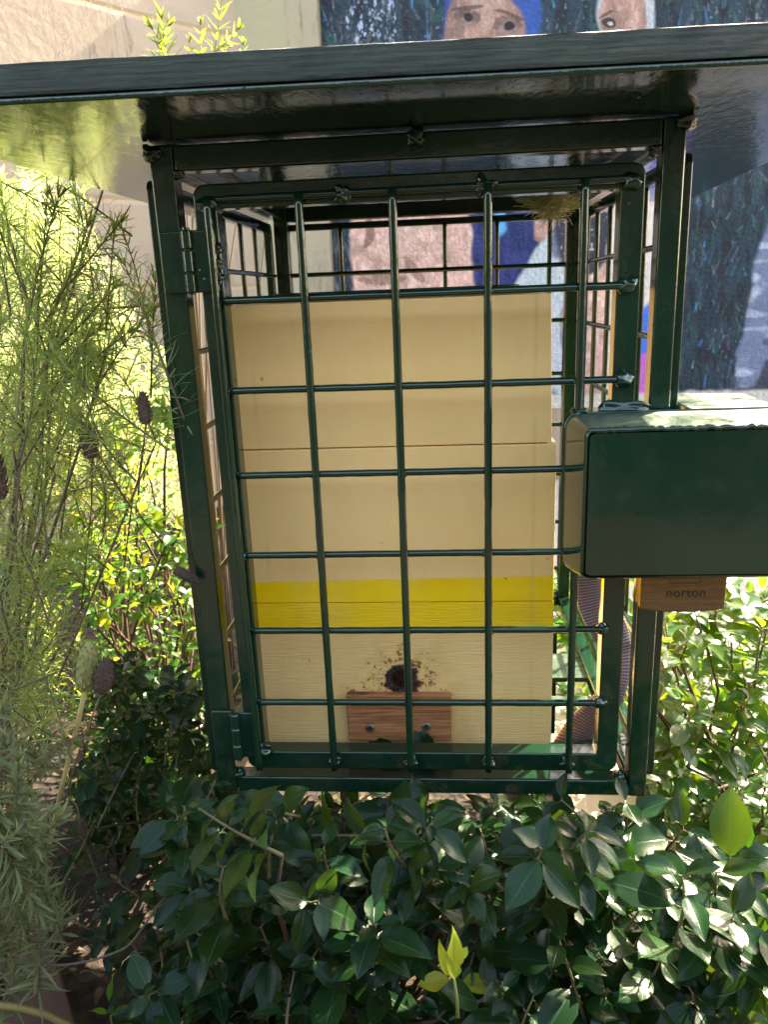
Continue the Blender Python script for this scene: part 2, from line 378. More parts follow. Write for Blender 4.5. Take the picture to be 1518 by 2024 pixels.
    lay((.30, .20, .18), ell(930, 48, 22, 9)+ell(1003, 60, 22, 9))
    lay((.03, .025, .03), ell(931, 38, 11, 9)+ell(1004, 52, 11, 9))
    lay((.08, .05, .05), (ell(928, 19, 34, 5, rot=-8)+ell(1004, 30, 32, 5, rot=14))*.7)
    lay((.52, .36, .30), ell(965, 40, 9, 34)*.5)
    lay((.03, .10, .32), poly([(1010, -60), (1064, -60), (1064, 90), (1048, 90), (1030, 20), (985, -30)]))
    lay((.20, .14, .12), ell(912, 62, 10, 22)*.5)
    # second figure: pale head cloth
    lay((.42, .43, .45), ell(1240, 30, 62, 100))
    layc(skin*1.02, ell(1232, 45, 48, 80))
    lay((.06, .04, .04), ell(1205, 44, 15, 11)); lay((.50, .44, .40), ell(1208, 46, 6, 4)); lay((.10, .06, .05), ell(1203, 27, 18, 4, rot=-20)*.8)
    # seen through the cage: skin, navy coat, white cloth, dark cloth with its glints painted pale
    layc(skin*1.45+.04, poly([(683, 330), (940, 330), (935, 440), (942, 640), (700, 640), (706, 560), (690, 500)]))
    lay((.14, .07, .05), ell(730, 455, 9, 40, rot=18)*.6); lay((.15, .08, .06), ell(760, 548, 50, 12)*.5); lay((.50, .38, .32), ell(800, 470, 45, 30)*.35)
    lay((.16, .09, .07), ell(820, 530, 10, 36, rot=-35)*.55); lay((.58, .43, .34), ell(770, 500, 22, 20)*.4)
    lay((.02, .035, .13), poly([(930, 330), (1075, 330), (1078, 470), (1030, 560), (1010, 640), (940, 640)]))
    lay((.04, .06, .20), poly([(930, 330), (1075, 330), (1078, 470), (1030, 560), (1010, 640), (940, 640)])*ss(.5, .8, s5)*.7)
    lay((.10, .38, .62), poly([(970, 380), (1002, 380), (1000, 452), (985, 460)]))
    layc(skin*1.2, poly([(1058, 330), (1110, 330), (1106, 440), (1080, 490), (1062, 470)]))
    lay((.45, .48, .50), poly([(1020, 560), (1082, 470), (1115, 450), (1115, 900), (1010, 900), (1010, 640)]))
    lay((.16, .18, .24), poly([(1020, 560), (1082, 470), (1115, 450), (1115, 900), (1010, 900), (1010, 640)])*ss(.55, .8, vn(14, 6, 17)))
    lay((.05, .05, .07), poly([(1103, 330), (1222, 330), (1222, 500), (1175, 540), (1135, 560), (1103, 520)]))
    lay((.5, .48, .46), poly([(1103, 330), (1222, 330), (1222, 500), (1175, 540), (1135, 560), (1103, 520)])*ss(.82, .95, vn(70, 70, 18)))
    layc(skin*1.5+.03, poly([(1118, 560), (1175, 540), (1225, 500), (1228, 900), (1118, 900)]))
    lay((.62, .54, .50), poly([(1208, 395), (1250, 380), (1318, 380), (1330, 560), (1290, 640), (1210, 900), (1195, 880)]))
    lay((.08, .12, .42), poly([(1255, 330), (1325, 330), (1318, 402), (1255, 395)]))
    lay((.05, .17, .60), poly([(1268, 620), (1300, 590), (1322, 590), (1322, 705), (1262, 712)]))
    lay((.52, .14, .46), poly([(1256, 704), (1322, 696), (1322, 1000), (1240, 1000)]))
    # pale leaning figure at the right
    q = poly([(1530, 395), (1800, 300), (1800, 900), (1448, 900), (1462, 700), (1490, 520)])
    lay((.17, .20, .29), q); lay((.38, .42, .50), q*ss(.55, .8, vn(8, 26, 20))); lay((.05, .055, .08), q*ss(.6, .8, vn(10, 18, 21))*ss(560, 760, Y_))
    # beyond the photograph's edge the same forest goes on
    col = col*(1-.0) 
    # bare pale base below the painting
    zl = .025 + .012*(vn(20, 1, 22)-.5)
    lay((.55, .50, .45), 1-ss(-.012, .012, z-zl))
    brush = (vn(160, 40, 23)-.5)*.25+1
    return np.clip((col*brush[:, None])**1.18*1.05, 0.002, 1)

wall = empty('mural_wall', (.8, WY, GZ), 'rendered wall painted with a mural of people before a dark teal forest', 'wall')
nx, nz = 820, 640
gx = np.linspace(-.335, 2.3, nx); gz = np.linspace(-.05, 2.18, nz); GX, GZg = np.meshgrid(gx, gz)
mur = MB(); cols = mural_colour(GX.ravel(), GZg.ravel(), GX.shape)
V = np.stack([GX.ravel(), np.full(nx*nz, WY-.004), GZg.ravel()], 1)
F = [(j*nx+i, j*nx+i+1, (j+1)*nx+i+1, (j+1)*nx+i) for j in range(nz-1) for i in range(nx-1)]
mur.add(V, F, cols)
mm = NT('mural_paint'); ac = mm.attr('col')
rough = mm.ramp(mm.noise(12, 4), [(.3, .4), (.8, .6)])
hh = mm.math('ADD', mm.noise(45, 5, .6), mm.math('MULTIPLY', mm.noise(160, 3), .4))
mm.set(Base_Color=mm.mix(1.0, ac.outputs['Color'], mm.ramp(mm.noise(110, 4), [(.3, .8), (.7, 1.15)]), 'MULTIPLY'), Roughness=rough, Normal=mm.bump(hh, .9, .02))
mm.b.inputs['Coat Weight'].default_value = .05; mm.b.inputs['Specular IOR Level'].default_value = .25; mm.b.inputs['Coat Roughness'].default_value = .1
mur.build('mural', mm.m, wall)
wb_ = MB(); wb_.box((-.345, WY, GZ-.1), (6, WY+.2, 2.2)); wb_.build('wall_body', cream_mat('mural_wall_render', course=False), wall, smooth=False)
pil = MB(); pil.box((-.76, WY-.045, GZ-.1), (-.345, WY+.2, 2.35))
pil.build('pilaster', cream_mat('pilaster_render', green=1, course=False), wall, smooth=False, bevel=.006)
# oblique block wall that meets it at the left
D = np.array([.655, .7556]); A = np.array([-.70, WY+.02]); Nn = np.array([D[1], -D[0]])
cw = MB(); B = A - D*6
q = [A, B, B - Nn*.2, A - Nn*.2]
cw.add([(*p, z) for z in (GZ-.1, 2.9) for p in q], [(0,3,2,1),(4,5,6,7),(0,1,5,4),(1,2,6,5),(2,3,7,6),(3,0,4,7)])
o = cw.build('block_wall', cream_mat('cream_block_wall'), smooth=False, auto=1)
tag(o, 'cream painted block wall with yellow stained cracks behind the lavender', 'wall')

# ------------------------------------------------------------------ the cage
def weld(parent, c, r, seed, amp=.55):
    MB().blob(np.array(c, float), r, seed=seed, amp=amp, nu=20, nv=14).build('weld_bead', M_green, parent)
cage = empty('security_cage', (.22, .33, GZ), 'dark green steel mesh cage with board roof around the beehive', 'cage')
PX0, PX1, PZ0, PZ1, PY0, PY1 = -.0635, .504, -.041, .7645, .010, .670
T = .0265
for (x, y) in ((PX0, PY0), (PX1-T+.003, PY0), (PX0, PY1-T), (PX1-T+.003, PY1-T)):
    w_ = T if x < 0 else T-.003
    MB().box((x, y, PZ0), (x+w_, y+T, PZ1)).build('corner_post', M_green, cage, smooth=True, bevel=.003, seg=3)
xa, xb = PX0+T+.0005, PX1-T+.0025
for (y, nm) in ((PY0, 'top_rail'), (PY1-T, 'top_rail')):
    MB().box((xa, y+.0005, .737), (xb, y+T-.0005, PZ1-.001)).build(nm, M_green, cage, bevel=.003, seg=3)
for y in (PY0, PY1-T):
    MB().box((xa, y+.0005, PZ0+.0007), (xb, y+T-.0005, PZ0+.0235)).build('bottom_rail', M_green, cage, bevel=.003, seg=3)
for x in (PX0+.0005, PX1-T+.0035):
    for z0, z1, nm in ((.7395, PZ1-.0015, 'top_rail'), (PZ0+.001, PZ0+.023, 'bottom_rail')):
        MB().box((x, PY0+T+.0005, z0), (x+T-.004, PY1-T-.0005, z1)).build(nm, M_green, cage, bevel=.003, seg=3)
def wire(mb, a, b, r=.0043, j=.025, wob=.0003):
    a = np.array(a, float); b = np.array(b, float); L = np.linalg.norm(b-a); k = max(6, int(L/.012)); t = np.linspace(0, 1, k)[:, None]
    p = a + (b-a)*t + rng.normal(size=(k, 3))*wob*.25
    rr = r*(1+np.clip(rng.normal(size=k), -1, 2.2)*j)
    mb.tube(p, rr, 12)
# side panels with a frame of their own outside the posts
for sgn, x0, x1, ywires in ((-1, -.0795, -.0660), (1, .5065, .5195)) and ((-1, -.0795, -.0660, (.125, .225, .325, .425, .525)), (1, .5065, .5195, (.105, .205, .315, .420, .525))):
    p = MB().ring(0, (.035, -.030), (.645, .7345), .018, x0, x1, ro=.012, ri=.003).build('side_panel', M_green, cage, bevel=.002)
    m_ = MB(); xc = (x0+x1)/2
    for y in ywires: wire(m_, (xc, y, -.02), (xc, y, .725), .0040)
    for z in (.642, .538, .440, .340, .240, .140, .040): wire(m_, (xc - sgn*.007, .045, z), (xc - sgn*.007, .64, z), .0040)
    m_.build('wire_mesh', M_green, p)
p = MB().ring(1, (PX0+.006, -.03), (PX1-.006, .7345), .012, PY1+.0008, PY1+.013).build('rear_panel', M_green, cage, bevel=.002)
m_ = MB()
for x in (-.04, .060, .158, .2575, .355, .4525): wire(m_, (x, .664, -.02), (x, .664, .73), .0042)
for z in (.6415, .541, .441, .341, .241, .141, .041): wire(m_, (PX0+.012, .656, z), (PX1-.012, .656, z), .0042)
m_.build('wire_mesh', M_green, p)
# floor: cross bars, plate at the back right, front lip
for y0, y1 in ((.12, .145), (.235, .255), (.31, .40), (.50, .525)):
    MB().box((xa-.02, y0, PZ0+.004), (xb+.02, y1, PZ0+.010 if y1-y0 < .05 else PZ0+.013)).build('floor_bar', M_box, cage, bevel=.0015)
for (x, y) in ((.02, .50), (.42, .50)):
    MB().box((x, y, GZ-.05), (x+.04, y+.04, PZ0+.003)).build('leg', M_green, cage, bevel=.002)
# roof: a heavy board over a thin metal sheet; sides a little out of square
RZ = .7660
rf = [(-.258, -.187), (.698, -.157), (.766, .90), (-.248, .91)]
def slab(pts, z0, z1):
    nn = len(pts); return MB().add([(x, y, z0) for x, y in pts]+[(x, y, z1) for x, y in pts], [tuple(range(nn))[::-1], tuple(range(nn, 2*nn))]+[(i, (i+1) % nn, nn+(i+1) % nn, nn+i) for i in range(nn)])
def inset(pts, d):
    c = np.mean(pts, axis=0); return [tuple(np.array(p)-np.sign(np.array(p)-c)*d) for p in pts]
roof = slab(rf, RZ, RZ+.0055).build('roof', M_roof, cage, bevel=.0015, seg=3)
edge = NT('weathered_board_edge')
v = edge.coord((2.2, 6, 50)); ply = edge.math('ADD', edge.math('MULTIPLY', edge.noise(6, 9, .78, vec=v, dist=.6), .8), edge.math('MULTIPLY', edge.noise(90, 5, .7), .2))
c = edge.ramp(ply, [(.36, (.002, .004, .003)), (.46, (.006, .018, .010)), (.58, (.011, .034, .018)), (.68, (.05, .065, .035))])
sz_ = edge.n('SeparateXYZ'); edge.l(edge.coord(), sz_.inputs[0])
plz = edge.math('ADD', edge.math('MULTIPLY', sz_.outputs[2], 1180), edge.math('MULTIPLY', edge.noise(5.0, 6, .8, vec=edge.coord((6, 4, 12))), 5))
pls = edge.math('SINE', plz); c = edge.mix(edge.math('MULTIPLY', edge.ramp(pls, [(.0, 0), (.75, .0), (1, 1)]), edge.ramp(edge.noise(7, 5, .7), [(.42, .0), (.62, .55)])), c, (.0015, .003, .002))
chip = edge.ramp(edge.noise(5, 7, .75, vec=edge.coord((3, 3, 22))), [(.60, 0), (.66, 1)]); c = edge.mix(edge.math('MULTIPLY', chip, .55), c, (.07, .075, .042))
edge.set(Base_Color=c, Roughness=.28, Normal=edge.bump(edge.math('SUBTRACT', ply, edge.math('MULTIPLY', pls, .05)), .8, .006))
nseg = 90; fr = []
for k in range(nseg+1):
    t = k/nseg; x = rf[0][0]+(rf[1][0]-rf[0][0])*t; y = rf[0][1]+(rf[1][1]-rf[0][1])*t - .003
    fr.append((x, y + .0018*mnoise.noise(Vector((x*14, 0, 0)))))
zt = [RZ+.031 + .0003*mnoise.noise(Vector((p[0]*60, 5, 0))) - .0012*(i/nseg) for i, p in enumerate(fr)]
bd = MB(); back = [(rf[1][0]+.003, rf[1][1]), (rf[2][0]+.003, rf[2][1]+.003), (rf[3][0]-.003, rf[3][1]+.003), (rf[0][0]-.003, rf[0][1])]
rows = 7; V = []
for j in range(rows):
    for (p, z) in zip(fr, zt):
        tt = j/(rows-1); z0 = RZ+.0062
        groove = -.0016*math.sin(tt*math.pi*3.4)**2 + .0016*mnoise.noise(Vector((p[0]*30, tt*6, 2))) 
        tt = [0, .06, .25, .48, .72, .955, 1.0][j]
        V.append((p[0], p[1] - groove - .001 if 0 < j < rows-1 else p[1] + (.0028 if j else .001), z0+(z-z0)*tt))
ns1 = nseg+1; F = [(j*ns1+i, j*ns1+i+1, (j+1)*ns1+i+1, (j+1)*ns1+i) for j in range(rows-1) for i in range(nseg)]
b0 = len(V); V += [(x, y, RZ+.0062) for x, y in back[1:3]] + [(x, y, RZ+.030) for x, y in back[1:3]]
F += [tuple([b0+2, b0+3] + [(rows-1)*ns1+i for i in range(ns1)]), tuple([b0+1, b0] + [i for i in range(nseg, -1, -1)])]
F += [(nseg, b0, b0+2, (rows-1)*ns1+nseg), (b0, b0+1, b0+3, b0+2), (b0+1, 0, (rows-1)*ns1, b0+3)]
bd.add(V, F).build('roof_board', edge.m, roof, smooth=False, auto=1)
# drips of paint and weld between roof and frame
for x, z, r in ((.226, .757, .0105), (-.058, .755, .010), (.502, .760, .010)): weld(cage, [x, .008, z], (r, .006, r*.8), int(x*100), .8)
for x, z in ((-.035, .735), (.474, .734), (-.034, -.016), (.470, -.014)): weld(cage, [x, .017, z], (.007, .008, .007), int(z*77))

# ---- door
door = MB().ring(1, (-.0180, -.0010), (.4640, .7225), .0255, .0062, .0312, ro=.013, ri=.003).build('door', M_green, cage, bevel=.0025, seg=3)
m_ = MB()
for i, x in enumerate((.0005, .1, .2, .3, .4)): wire(m_, (x, -.0052, .708), (x+(.001 if i == 4 else 0), -.0052, .006), .0046, .03)
for z, x1 in ((.7060, .452), (.6, .449), (.5, .449), (.4, .40), (.3, .398), (.2, .440), (.1, .440)): wire(m_, (.001, .0022, z), (x1, .0022, z), .0042, .03)
for x in (0, .1, .2, .3, .4):
    for z in (.6, .5, .4, .3, .2, .1):
        if rng.random() < .8: m_.blob(np.array([x+rng.normal()*.0008, -.0005, z-.001]), (.0055, .0040, .0055), seed=int(z*10+x*100), amp=.6, nu=10, nv=6)
m_.build('wire_mesh', M_green, door)
for x, z, r in ((.4490, .6, .0100), (.4485, .5, .0105), (.438, .2, .0075), (.438, .1, .0080), (.4500, .7035, .0100), (.297, .7050, .0105), (.145, .7050, .0100), (.1, .013, .008), (.2, .013, .008), (.3, .013, .008), (.4, .013, .008), (-.003, .700, .009), (.005, .030, .010)):
    weld(door, [x, .0035, z], (r, .0078, r*.9), int(x*321+z*77), .5 if x > .43 else .9)
for z in (.655, .64, .625): weld(door, [.003, .004, z], (.0065, .004, .0060), int(z*900), .8)
for zc in (.643, .0525):
    h = MB()
    for k, (za, zb) in enumerate(((-.033, -.0122), (-.0115, .0122), (.0129, .033))):
        zz = np.array([za, za+.0015, zb-.0015, zb])+zc; r = np.array([.0058, .0070, .0070, .0058])
        h.tube([(-.0268, -.0010, z) for z in zz], r, 18)
    h.tube([(-.0268, -.0010, zc-.035), (-.0268, -.0010, zc+.0355)], .0042, 12)
    hg = h.build('hinge', M_green, door, auto=1)
    MB().box((-.060, .0035, zc-.033), (-.0300, .0099, zc+.033)).build('hinge_leaf', M_green, hg, bevel=.002)
    MB().box((-.0235, -.0005, zc-.033), (.0040, .0061, zc+.033)).build('hinge_leaf', M_green, hg, bevel=.002)
# ---- lock shroud
sh = MB(); nC = 7
def prof(xl, xr, z0, z1, r):
    L = []
    for (cx, cz, t0) in ((xr-r, z1-r, 0), (xl+r, z1-r, 90), (xl+r, z0+r, 180), (xr-r, z0+r, 270)):
        for k in range(nC+1): t = R(t0+90*k/nC); L.append((cx+r*math.cos(t), cz+r*math.sin(t)))
    return L
secs = [(-.0965, prof(.3965, .622, .3065, .4580, .006)), (-.0955, prof(.3935, .625, .3035, .4612, .007)), (-.0925, prof(.3915, .6265, .3015, .4630, .009)),
        (-.05, prof(.3880, .6265, .291, .4638, .012)), (-.02, prof(.3855, .6265, .284, .4645, .015)), (.0045, prof(.3845, .6265, .280, .4650, .018))]
V = [(x, y, z) for y, L in secs for x, z in L]; m0 = len(secs[0][1]); F = [tuple(range(m0))]
for j in range(len(secs)-1):
    for i in range(m0): i2 = (i+1) % m0; F.append((j*m0+i, j*m0+i2, (j+1)*m0+i2, (j+1)*m0+i))
F.append(tuple((len(secs)-1)*m0+i for i in range(m0))[::-1]); sh.add(V, F)
lb = sh.build('lock_box', M_box, door)
lb.modifiers.new('wn', 'WEIGHTED_NORMAL').keep_sharp = False
MB().add([(x, y, z) for z in (.29, .4642) for x, y in ((.5265, .006), (.6262, .006), (.6262, .128), (.5265, .145))], [(0,3,2,1),(4,5,6,7),(0,1,5,4),(1,2,6,5),(2,3,7,6),(3,0,4,7)]).build('side_shroud', M_box, lb, bevel=.003)
k_ = 60; tt_ = np.linspace(0, 1, k_)
MB().tube(np.stack([.397+.226*tt_, -.0940+rng.normal(size=k_)*.0004, .4606+rng.normal(size=k_)*.0006], 1), .0024+.0009*rng.random(k_), 10).build('weld_seam', M_green, lb)
weld(lb, [.45, .004, .468], (.028, .006, .008), 3); weld(lb, [.402, -.003, .466], (.010, .008, .005), 5)

# ------------------------------------------------------------------ padlock
brass = NT('scuffed_brass')
st = brass.noise(30, 5, .7, vec=brass.coord((1, 1, 14)))
brass.set(Base_Color=brass.ramp(st, [(.3, (.13, .082, .040)), (.7, (.25, .160, .082))]), Metallic=.85, Roughness=brass.ramp(brass.noise(60, 4), [(.3, .34), (.7, .5)]), Normal=brass.bump(st, .15, .001))
steel = simple('steel', (.45, .44, .42), .3, 1)
pl = empty('padlock', (.508, -.055, .2515), 'brass padlock hanging below the green lock box', 'padlock')
b = MB(); xs_ = np.linspace(-.0455, .0455, 15); V = []
for y in (-.069, -.043):
    for zt_, rowz in ((0, None), (1, None)):
        for x in xs_:
            V.append((.508+x, y, (.2515+.0035*(x/.0455)**2) if zt_ == 0 else .312))
n_ = 15; F = []
for i in range(n_-1):
    F += [(i, i+1, n_+i+1, n_+i), (2*n_+i, 3*n_+i, 3*n_+i+1, 2*n_+i+1), (i, 2*n_+i, 2*n_+i+1, i+1), (n_+i, n_+i+1, 3*n_+i+1, 3*n_+i)]
F += [(0, n_, 3*n_, 2*n_), (n_-1, 3*n_-1, 4*n_-1, 2*n_-1)]
b.add(V, F); body = b.build('lock_body', brass.m, pl, smooth=True, bevel=.0025, seg=3)
s_ = MB(); arc = [(.508-.028, -.056, .30), (.508-.028, -.056, .335)] + [(.508-.028*math.cos(t), -.056, .335+.028*math.sin(t)) for t in np.linspace(.2, math.pi-.2, 10)] + [(.508+.028, -.056, .335), (.508+.028, -.056, .30)]
s_.tube(arc, .0055, 12); s_.build('shackle', steel, pl)
dark = simple('engraving', (.022, .012, .006), .6)
tc = bpy.data.curves.new('t', 'FONT'); tc.body = 'norton'; tc.size = .0145; tc.extrude = .0003; tc.align_x = 'CENTER'; tc.space_character = 1.05
tc.offset = .00015; to = bpy.data.objects.new('t', tc); C.objects.link(to); bpy.context.view_layer.update()
me = bpy.data.meshes.new_from_object(to.evaluated_get(bpy.context.evaluated_depsgraph_get()))
to_m = Matrix.Translation((.5105-.508, -.0692+.055, .2705-.2515)) @ Matrix.Rotation(R(90), 4, 'X'); me.transform(to_m)
# only the outlines are engraved
bpy.data.objects.remove(to)
import bmesh
me.materials.clear(); me.materials.append(dark)
lt = bpy.data.objects.new('engraved_lettering', me); C.objects.link(lt); lt.parent = body; ORG[lt] = ORG[pl]
# thin outline panel above the lettering
t_ = MB()
pts = [(.494, .2915), (.492, .289), (.494, .2865), (.524, .2865), (.526, .289), (.524, .2915)]
t_.tube([(x, -.0692, z) for x, z in pts], .0004, 5); t_.build('engraved_emblem', dark, body)

# ------------------------------------------------------------------ beehive
HO = (.185, .33, -.031)
hive = empty('beehive', HO, 'cream wooden beehive with a yellow stripe inside the green cage', 'beehive')
def hive_mat(stripe=True, grain=.3, stains=False):
    m = NT('cream_hive_paint'); tc_ = m.n('TexCoord'); sep = m.n('SeparateXYZ'); m.l(tc_.outputs['Object'], sep.inputs[0])
    wx = m.math('ADD', sep.outputs[0], HO[0]); wz = m.math('ADD', sep.outputs[2], HO[2])
    c = m.ramp(m.noise(5, 4), [(.3, (.87, .535, .205)), (.7, (.92, .585, .24))])
    low = m.ramp(wz, [(.0, 1), (.30, 0)]); c = m.mix(m.math('MULTIPLY', low, .4), c, (.85, .575, .235))
    tilt = m.math('MULTIPLY', wx, .012)
    a = m.math('GREATER_THAN', wz, .1665); b_ = m.math('LESS_THAN', wz, m.math('ADD', .2355, tilt))
    wob = m.math('MULTIPLY', a, b_)
    ylw = m.ramp(m.noise(9, 5, vec=m.coord((1, 1, 5))), [(.3, (.90, .54, .008)), (.7, (.95, .60, .015))])
    c = m.mix(wob, c, ylw)
    jl = m.math('MINIMUM', m.math('ABSOLUTE', m.math('SUBTRACT', wx, .014)), m.math('ABSOLUTE', m.math('SUBTRACT', wx, .362)))
    jn = m.math('MULTIPLY', m.ramp(jl, [(.0, 1), (.0012, 0)]), m.ramp(m.noise(11, 3), [(.42, 0), (.6, 1)])); c = m.mix(m.math('MULTIPLY', jn, .25), c, (.45, .28, .10))
    grime = m.ramp(m.noise(7, 6, .65, vec=m.coord((2.2, 1, .8))), [(.50, 0), (.75, .30)]); c = m.mix(grime, c, (.66, .44, .16))
    lead = m.ramp(m.noise(70, 2), [(.765, 0), (.79, 1)]); c = m.mix(m.math('MULTIPLY', lead, .7), c, (.20, .10, .03))
    h = m.math('MULTIPLY', m.noise(8, 6, .65, vec=m.coord((3, 3, 60))), grain)
    if stains:
        dx = m.math('SUBTRACT', wx, .186); dz = m.math('SUBTRACT', wz, .0915)
        d = m.math('SQRT', m.math('ADD', m.math('MULTIPLY', dx, dx), m.math('MULTIPLY', dz, dz)))
        # propolis ring
        rn = m.math('ADD', d, m.math('MULTIPLY', m.math('SUBTRACT', m.noise(90, 4), .5), .010))
        # spots that spread sideways from the ring and along the top of the block
        near = m.ramp(d, [(.018, 1), (.055, .45), (.085, 0)])
        dz2 = m.math('ABSOLUTE', m.math('SUBTRACT', wz, .074)); along = m.math('MULTIPLY', m.ramp(dz2, [(.0, 1), (.022, 0)]), m.ramp(m.math('ABSOLUTE', dx), [(.07, .8), (.10, 0)]))
        dens = m.math('MULTIPLY', m.math('MAXIMUM', near, along), m.ramp(m.noise(55, 3, .6), [(.36, .15), (.58, 1.0)]))
        sp = m.noise(190, 4, .65); thr = m.math('SUBTRACT', .78, m.math('MULTIPLY', dens, .37))
        spots = m.ramp(m.math('SUBTRACT', sp, thr), [(.0, 0), (.02, 1)])
        c = m.mix(m.math('MULTIPLY', dens, .55), c, (.56, .28, .05))
        c = m.mix(m.math('MULTIPLY', spots, .92), c, m.mix(m.ramp(m.noise(120, 2), [(.4, 0), (.6, 1)]), (.11, .035, .008), (.30, .105, .022)))
        c = m.mix(m.ramp(rn, [(.0195, 1), (.0235, 0)]), c, (.045, .016, .008))
        st_ = m.ramp(m.math('ABSOLUTE', m.math('SUBTRACT', wx, .275)), [(.0, .5), (.035, 0)]); st_ = m.math('MULTIPLY', m.math('MULTIPLY', st_, m.ramp(wz, [(.0, 1), (.075, 0)])), m.ramp(m.noise(30, 4), [(.35, 0), (.7, 1)]))
        c = m.mix(st_, c, (.45, .25, .08))
    m.set(Base_Color=c, Roughness=.38, Normal=m.bump(m.math('ADD', h, m.math('MULTIPLY', m.noise(220, 3), .12)), .5, .004)); return m.m
HM1 = hive_mat(grain=.12); HM2 = hive_mat(grain=.9, stains=True)
HY = .080
def qbox(x0b, x1b, x0t, x1t, z0, z1, y0=HY, y1=.585):
    return MB().add([(x0b,y0,z0),(x1b,y0,z0),(x1b,y1,z0),(x0b,y1,z0),(x0t,y0,z1),(x1t,y0,z1),(x1t,y1,z1),(x0t,y1,z1)], [(0,3,2,1),(4,5,6,7),(0,1,5,4),(1,2,6,5),(2,3,7,6),(3,0,4,7)])
qbox(-.0175, .3835, -.0115, .3795, .4158, .5945, HY+.0010).build('upper_box', HM1, hive, bevel=.0014)
qbox(-.0175, .3895, -.0170, .3890, .2052, .4146, HY-.0008).build('middle_box', HM1, hive, bevel=.0014)
lo = MB()
# lower box with the round entrance bored through its front
cx, cz, rh = .1862, .0915, .0125; N = 32
x0, x1, z0, z1 = -.0230, .3905, -.0270, .2046; V = []; F = []
sq = []
for k in range(N):
    t = 2*math.pi*(k+.5)/N; dx, dz = math.cos(t), math.sin(t)
    s1 = ((x1-cx) if dx > 0 else (cx-x0))/abs(dx); s2 = ((z1-cz) if dz > 0 else (cz-z0))/abs(dz); s_m = min(s1, s2); sq.append((cx+dx*s_m, cz+dz*s_m))
circ = [(cx+rh*math.cos(2*math.pi*(k+.5)/N), cz+rh*math.sin(2*math.pi*(k+.5)/N)) for k in range(N)]
V = [(x, HY, z) for x, z in circ] + [(x, HY, z) for x, z in sq] + [(x, HY+.02, z) for x, z in circ]
F = [(k, (k+1) % N, N+(k+1) % N, N+k) for k in range(N)] + [(k, 2*N+k, 2*N+(k+1) % N, (k+1) % N) for k in range(N)]
corn = {}
for (X_, Z_) in ((x0, z0), (x1, z0), (x1, z1), (x0, z1)): corn[(X_, Z_)] = len(V); V.append((X_, HY, Z_))
for k in range(N):
    a_, b_ = sq[k], sq[(k+1) % N]
    if abs(a_[0]-b_[0]) > 1e-6 and abs(a_[1]-b_[1]) > 1e-6:
        for (X_, Z_), idx in corn.items():
            if (abs(a_[0]-X_) < 1e-6 or abs(b_[0]-X_) < 1e-6) and (abs(a_[1]-Z_) < 1e-6 or abs(b_[1]-Z_) < 1e-6): F.append((N+k, N+(k+1) % N, idx))
yb = .585; bk = len(V); V += [(x0, yb, z0), (x1, yb, z0), (x1, yb, z1), (x0, yb, z1), (x0, HY, z0), (x1, HY, z0), (x1, HY, z1), (x0, HY, z1)]
F += [(bk, bk+3, bk+2, bk+1), (bk+4, bk, bk+1, bk+5), (bk+5, bk+1, bk+2, bk+6), (bk+6, bk+2, bk+3, bk+7), (bk+7, bk+3, bk, bk+4)]
lo.add(V, F); lower = lo.build('lower_box', HM2, hive, smooth=False)
MB().box((cx-.016, HY+.0201, cz-.016), (cx+.016, HY+.0301, cz+.016)).build('entrance_backing', simple('entrance_shade', (.09, .035, .012), .5), lower, smooth=False)  # dark plate stands in for the shade inside the entrance hole
prop = simple('propolis', (.035, .013, .007), .28, bumpscale=500, bs=.8, var=.6, bd=.003)
pr = MB()
for k in range(230):
    t = rng.uniform(0, 2*np.pi); rr = .0160+abs(rng.normal())*.0028*(1.7 if math.sin(t) < 0 else 1)
    pr.blob(np.array([cx+rr*math.cos(t), HY-.0004, cz+rr*math.sin(t)-.001]), rng.uniform(.0012, .0030, 3), seed=k, amp=.8, nu=8, nv=5)
for k in range(120):
    t = rng.uniform(0, 2*np.pi); rr = .022+abs(rng.normal())*.008
    pr.blob(np.array([cx+rr*1.2*math.cos(t), HY-.0001, cz+rr*.8*math.sin(t)]), rng.uniform(.0004, .0010, 3), seed=k, amp=.8, nu=6, nv=4)
pr.build('propolis_ring', prop, lower)
wood = NT('raw_red_wood'); gr = wood.noise(7, 8, .7, vec=wood.coord((2.2, 3, 45)), dist=.8)
gl = wood.ramp(wood.noise(5, 6, .7, vec=wood.coord((1.6, 3, 70)), dist=1), [(.60, 0), (.64, 1)])
cw_ = wood.ramp(gr, [(.28, (.13, .038, .012)), (.5, (.36, .13, .042)), (.72, (.56, .25, .10))])
wood.set(Base_Color=wood.mix(wood.math('MULTIPLY', gl, .8), cw_, (.045, .018, .008)), Roughness=.7, Normal=wood.bump(gr, .6, .003))
blk = MB().box((.1095, HY-.013, .0025), (.2535, HY-.0005, .0735)).build('entrance_block', wood.m, hive, bevel=.0022, seg=3)
